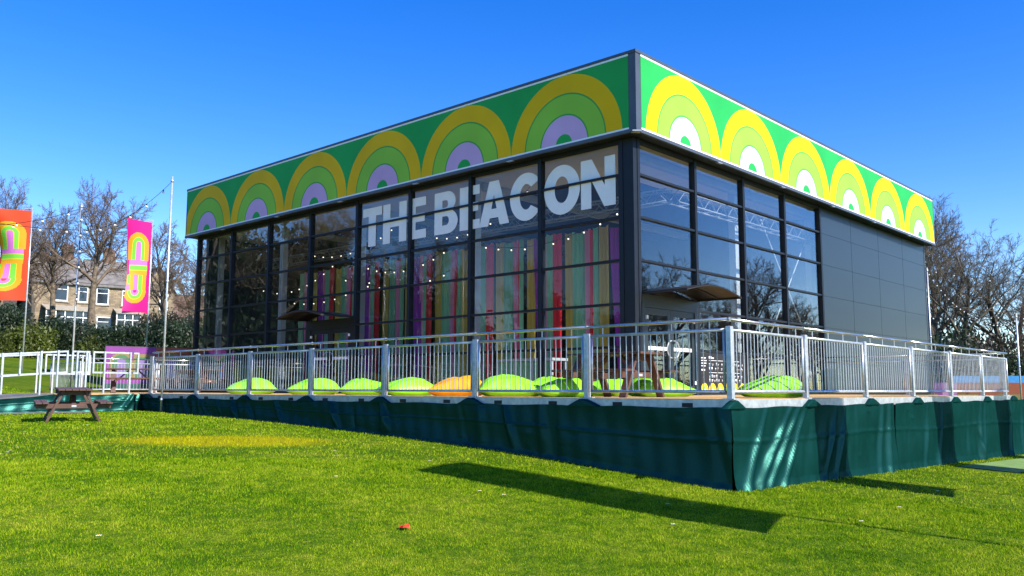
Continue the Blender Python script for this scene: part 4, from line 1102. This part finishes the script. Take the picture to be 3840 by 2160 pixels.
TC = make_tree(33, 10.0, 2.6, .22, .36, 15, 1, 'bark_d', 'twig_r')
put_tree(TA, 14.6, 58.7, 30, 1.16, 'tall bare tree with a pale trunk in front of the stone houses', True)
put_tree(TA, 13.2, 61.5, 215, 1.0, 'second bare tree close behind the pale trunked one', False)
put_tree(TC, 19.5, 57.0, 80, 1.25, 'slim dark bare tree behind the magenta flag', True)
put_tree(TC, 26.0, 66.0, 200, 1.3, 'thin bare tree between the houses and the pavilion edge', False)
put_tree(TA, 9.2, 60.5, 150, 1.1, 'bare tree behind the orange flag', False)
put_tree(TC, 23.3, 60.2, 300, .9, 'pale bare sapling next to the pavilion left end', False)
put_tree(TC, 16.6, 76.0, 20, 1.1, 'bare tree close to the stone house front', False)
put_tree(TB, 44.5, 10.2, 20, 1.1, 'large many stemmed bare tree beyond the solid pavilion end', True)
put_tree(TB, 47.5, 6.6, 140, 1.02, 'many stemmed bare tree behind the wall pole', False)
put_tree(TA, 52.0, 13.0, 75, 1.3, 'bare tree standing farther back behind the many stemmed one', False)
put_tree(TC, 43.0, 4.5, 320, .8, 'dark bare tree at the outer edge of the thicket', False)
# trees across the field, seen mirrored in the glass
rdt = random.Random(4)
for i, (x, y) in enumerate([(40,-19),(46,-22),(53,-18),(59,-19),(64,-23),(71,-19),(79,-24),(34,-25),(90,-26)]):
    put_tree((TA,TB,TC)[i % 3], x, y, rdt.uniform(0,360), 1.05+.2*(i % 2), 'bare tree across the field mirrored in the sunny glass front', False, 'bare trees across the field')
for i, (x, y) in enumerate([(-12,46),(-20,52),(-26,44),(-33,56),(-40,48),(-16,62),(-46,38),(-28,66)]):
    put_tree((TB,TA,TC)[i % 3], x, y, rdt.uniform(0,360), 1.0+.2*(i % 2), 'bare tree on the slope mirrored in the shaded glass front', False, 'bare trees on the slope')

# ------------------------------------------------------------------ hedges and shrubs
def leaf_mat(name, c):
    m = mat(name, c, .5, 0, .35, 1.3); n = m.node_tree.nodes; l = m.node_tree.links
    return translucent(m, tuple(min(1,k*1.6) for k in c), .25)
M['leaf_d'] = leaf_mat('dark evergreen leaves', (.022,.046,.014)); M['leaf_y'] = leaf_mat('yellow green leaves', (.105,.135,.014)); M['leaf_b'] = leaf_mat('brown thicket leaves', (.050,.042,.022))
def make_bush(seed, m, nleaf=14000, ls=.048, name='evergreen_shrub'):
    rg = np.random.default_rng(seed)
    # clumps inside an uneven ellipsoid of half-size 1 x 1 x 1, base at z=0
    nc = 60; cc = rg.normal(size=(nc,3)); cc /= np.linalg.norm(cc,axis=1)[:,None]; cc *= rg.uniform(.45,1.0,(nc,1)); cc[:,2] = np.abs(cc[:,2])*.98 + .05
    ci = rg.integers(0,nc,nleaf); P = cc[ci] + rg.normal(size=(nleaf,3))*.13*np.array([1,1,.9]); P[:,2] = np.clip(P[:,2], .0, None)
    a = rg.normal(size=(nleaf,3)); a /= np.linalg.norm(a,axis=1)[:,None]; b = np.cross(a, rg.normal(size=(nleaf,3))); b /= np.linalg.norm(b,axis=1)[:,None]
    s = ls*rg.uniform(.5,1.2,(nleaf,1)); V = np.stack([P - a*s, P + b*s*.45, P + a*s, P - b*s*.45],1).reshape(-1,3)
    F = np.arange(4*nleaf).reshape(-1,4)
    me = bpy.data.meshes.new('foliage'); me.from_pydata(V.tolist(), [], F.tolist()); me.materials.append(m); me.update()
    e = empty(name, (0,0,0)); link('foliage', me, e)
    st = MB(); r_ = random.Random(seed)
    for k in range(7):
        az = r_.uniform(0,6.28); st.tube([(0.05*math.cos(az),.05*math.sin(az),-.1),(.35*math.cos(az),.35*math.sin(az),.45),(.55*math.cos(az),.55*math.sin(az),.85)], [.04,.025,.01], 5, cap=False)
    st.build('stems', M['bark_d'], e); return e
BA = make_bush(1, M['leaf_d']); BB = make_bush(2, M['leaf_y'], 9000, .06); BCb = make_bush(3, M['leaf_b'], 13000, .04, 'thicket_shrub'); BD = make_bush(6, M['leaf_d'], 14000, .045)
used = set()
def put_bush(src, x, y, sx, sy, sz, rz, label, group):
    o = src if src.name not in used else copy_tree(src); used.add(src.name)
    o.location = (x,y,g1(x,y)-.05); o.scale = (sx,sy,sz); o.rotation_euler = (0,0,R(rz)); tag(o, label, 'shrub', group)
def along(px_, D):     # helper: position on the ground at a bearing (fraction of frame) and distance
    a = yaw - math.atan((px_-1920)/3253.9); f = D/math.cos(yaw-a); return CAM.x + f*math.cos(a), CAM.y + f*math.sin(a)
for i, (px_, D, w, h) in enumerate([(-60,54,2.6,3.0),(20,55,2.4,2.9),(190,56,2.4,2.3),(260,57,2.3,2.5),(330,60,2.2,2.0),(400,56,2.2,2.1),(470,56,2.3,2.2),(540,56,2.2,2.4),(600,55,2.2,2.6),(665,55,2.2,2.7),(725,55,2.3,2.7)]):
    x, y = along(px_, D); put_bush((BA,BD)[i % 2], x, y, w, w*.8, h, 37*i, 'dark evergreen shrub in the hedge below the stone houses', 'hedge shrubs below the houses')
for i, (px_, D, w, h) in enumerate([(110,53,1.7,2.0),(60,52.5,1.3,1.5),(360,55,1.1,1.6)]):
    x, y = along(px_, D); put_bush(BB, x, y, w, w, h, 50*i, ('large yellow green shrub catching the sun in front of the dark hedge','low yellow green shrub at the foot of the orange flag pole','small yellow green shrub beside the pale tree trunk')[i], 'sunlit shrubs')
for i, (px_, D, w, h) in enumerate([(590,60,2.0,3.4),(680,60,2.2,3.3)]):
    x, y = along(px_, D); put_bush(BCb, x, y, w, w, h, 50*i, 'brownish bare thicket rising behind the hedge by the pavilion', 'brown thickets by the pavilion')
for i, (px_, D, w, h) in enumerate([(3480,44,2.4,3.0),(3570,43,2.2,3.6),(3650,45,2.6,3.8),(3720,44,2.4,3.2),(3790,45,2.4,2.9),(3860,44,2.4,2.8),(3930,44,2.4,2.8),(3520,50,3,4.4),(3690,52,3,4.6)]):
    x, y = along(px_, D); put_bush((BCb,BD)[i % 2], x, y, w, w, h, 41*i, 'dark undergrowth shrub below the trees beyond the deck end', 'undergrowth beyond the deck end')
for i, (x, y) in enumerate([(44,-26),(52,-27),(60,-27),(68,-28),(76,-29),(86,-31),(36,-29)]):
    put_bush((BCb,BA)[i % 2], x, y, 5, 3, 3.2, 30*i, 'dark shrub across the field mirrored in the sunny glass front', 'shrubs across the field')
for i, (x, y, h) in enumerate([(-6,50,10),(-11,55,11),(-13,47,8.5),(-17,46,7),(-24,50,6.5),(-31,50,6),(-38,44,6),(-44,40,6),(-20,42,5.5)]):
    put_bush((BA,BD)[i % 2], x, y, 6.0, 4, h, 30*i, 'dark evergreen shrub on the slope mirrored in the shaded glass front', 'shrubs on the slope')

# ------------------------------------------------------------------ houses
def house(name, A, B, zb, wall_h, depth, roof_h, label, windows, chims, gable_front=False, wallm='stone', bay=None, roofm='roof_s'):
    A, B = Vector((*A, 0)), Vector((*B, 0)); L = (B-A).length; e = empty(name, (A.x, A.y, zb)); e.rotation_euler = (0,0,math.atan2(B.y-A.y, B.x-A.x)); tag(e, label, 'house')
    b = MB(); b.box((0,0,-2.5),(L,depth,wall_h)); 
    if gable_front: b.add([(0,0,wall_h),(L,0,wall_h),(L/2,0,wall_h+roof_h-.15),(0,depth,wall_h),(L,depth,wall_h),(L/2,depth,wall_h+roof_h-.15)],[(0,1,2),(5,4,3)])
    else: b.add([(0,0,wall_h),(0,depth,wall_h),(0,depth/2,wall_h+roof_h-.15),(L,0,wall_h),(L,depth,wall_h),(L,depth/2,wall_h+roof_h-.15)],[(0,2,1),(3,4,5)])
    b.build('wall', M[wallm], e)
    b = MB(); o = .28; t = .12
    if gable_front:
        for s in (-1, 1):
            x0 = L/2; x1 = L/2 + s*(L/2+o); z1 = wall_h - roof_h*o/(L/2)
            b.add([(x0,-o,wall_h+roof_h),(x1,-o,z1),(x1,depth,z1),(x0,depth,wall_h+roof_h),(x0,-o,wall_h+roof_h-t),(x1,-o,z1-t),(x1,depth,z1-t),(x0,depth,wall_h+roof_h-t)],[(0,1,2,3),(7,6,5,4),(0,4,5,1),(1,5,6,2),(2,6,7,3)])
    else:
        for s in (-1, 1):
            y0 = depth/2; y1 = depth/2 + s*(depth/2+o); z1 = wall_h - roof_h*o/(depth/2)
            b.add([(-.1,y0,wall_h+roof_h),(L+.1,y0,wall_h+roof_h),(L+.1,y1,z1),(-.1,y1,z1),(-.1,y0,wall_h+roof_h-t),(L+.1,y0,wall_h+roof_h-t),(L+.1,y1,z1-t),(-.1,y1,z1-t)],[(0,1,2,3),(7,6,5,4),(0,4,5,1),(3,2,6,7),(1,5,6,2),(0,3,7,4)])
    rf = b.build('roof', M[roofm], e)
    b = MB(); b.box((0,-.10,wall_h-.16),(L,-.002,wall_h-.02)); b.build('gutter', M['black'], e)
    for x, z, w, h, kind in windows:
        b = MB(); f = .09; y0 = -.06
        for a, c in (((x,y0,z),(x+w,.05,z+f)),((x,y0,z+h-f),(x+w,.05,z+h)),((x,y0,z+f),(x+f,.05,z+h-f)),((x+w-f,y0,z+f),(x+w,.05,z+h-f)),((x+f,y0+.01,z+h*.66),(x+w-f,.05,z+h*.66+.06))): b.box(a, c)
        wd = b.build('window', M['upvc'], e)
        b = MB(); b.box((x+f,-.03,z+f),(x+w-f,-.015,z+h*.66)); b.box((x+f,-.03,z+h*.66+.06),(x+w-f,-.015,z+h-f)); b.build('pane', M['wglass'], wd)
        b = MB(); b.box((x-.12,-.12,z-.14),(x+w+.12,-.003,z-.01)); b.build('sill', M['stone_s'], wd)
        b = MB(); b.box((x-.12,-.045,z+h+.01),(x+w+.12,-.003,z+h+.24)); b.build('lintel', M['stone_s'], wd)
    for x, y in chims:
        b = MB(); b.box((x-.55,y-.35,wall_h+roof_h-1.2),(x+.55,y+.35,wall_h+roof_h+1.15)); b.box((x-.62,y-.42,wall_h+roof_h+.95),(x+.62,y+.42,wall_h+roof_h+1.09)); ch = b.build('chimney', M['brickred'], rf)
        b = MB()
        for k in (-.35,-.1,.15,.4): b.tube([(x+k,y,wall_h+roof_h+1.15),(x+k,y,wall_h+roof_h+1.5)], [.11,.085], 7)
        b.build('chimney_pots', M['pot'], rf)
    if bay:
        x0, x1 = bay
        b = MB(); b.add([(x0,-1.5,2.55),(x1,-1.5,2.55),(x1,-.005,3.05),(x0,-.005,3.05),(x0,-1.5,2.43),(x1,-1.5,2.43),(x1,-.005,2.93),(x0,-.005,2.93)],[(0,1,2,3),(7,6,5,4),(0,4,5,1),(0,3,7,4),(1,5,6,2)]); b.build('porch_roof', M['stone_s'], e)
        b = MB(); n = max(3, int((x1-x0)/.9))
        for k in range(n+1):
            x = x0+.1+(x1-x0-.2)*k/n; b.box((x-.05,-1.36,-.2),(x+.05,-1.26,2.44))
        b.box((x0+.05,-1.365,1.75),(x1-.05,-1.27,1.84)); b.box((x0+.05,-1.4,.55),(x1-.05,-1.24,.65)); b.build('porch_frame', M['upvc'], e)
        b = MB(); b.box((x0+.05,-1.24,.65),(x1-.05,-1.22,2.42)); b.build('porch_glass', M['wglass'], e)
        b = MB(); b.box((x0+.02,-1.34,-2),(x1-.02,-1.21,.54)); b.build('porch_wall', M[wallm], e)
zb_ = 5.45
house('stone_house', (20.05,86.85), (25.55,86.75), zb_, 5.55, 7.0, 3.0, 'stone terraced house with a glazed porch and chimney, left of the pair', [(2.0,3.5,1.35,1.75,0),(4.35,3.5,.95,1.6,0)], [(4.3,3.5)], bay=(.9,5.45))
house('stone_house', (25.57,86.75), (30.45,85.9), zb_, 5.55, 7.0, 2.95, 'stone terraced house with white lower window, right of the pair', [(.6,3.4,1.2,1.7,0),(3.1,3.4,1.1,1.6,0),(.75,.5,1.4,1.6,0)], [(2.4,3.5)], bay=(2.3,4.85))
house('gabled_house', (30.5,85.7), (34.0,85.4), zb_, 5.3, 8.0, 2.6, 'stone house with a front gable at the end of the terrace', [(1.9,3.2,.9,1.7,0),(.8,.4,1.6,1.5,0)], [], True)
house('brown_roofed_house', (37.6,94.8), (46,92.0), 4.4, 4.6, 8.0, 2.9, 'house with a dark brown roof half hidden beside the pavilion', [(1.2,2.6,1.3,1.4,0)], [], roofm='brickred')
house('shade_toned_wing', (15.4,90.2), (19.6,89.5), 5.2, 4.8, 6.0, 1.6, 'side wing left of the stone terrace, shade put into its dark walls', [], [], wallm='ply')  # shade side of the house; its shade is put into the dark wall colour
house('red_roofed_house', (-34,78), (-24,82), 5.6, 5.0, 7.0, 2.6, 'red roofed house up the slope mirrored in the shaded glass front', [(1.5,2.9,1.3,1.5,0),(6.0,2.9,1.3,1.5,0),(3.6,.6,1.4,1.5,0)], [(5,3.5)], roofm='pot')
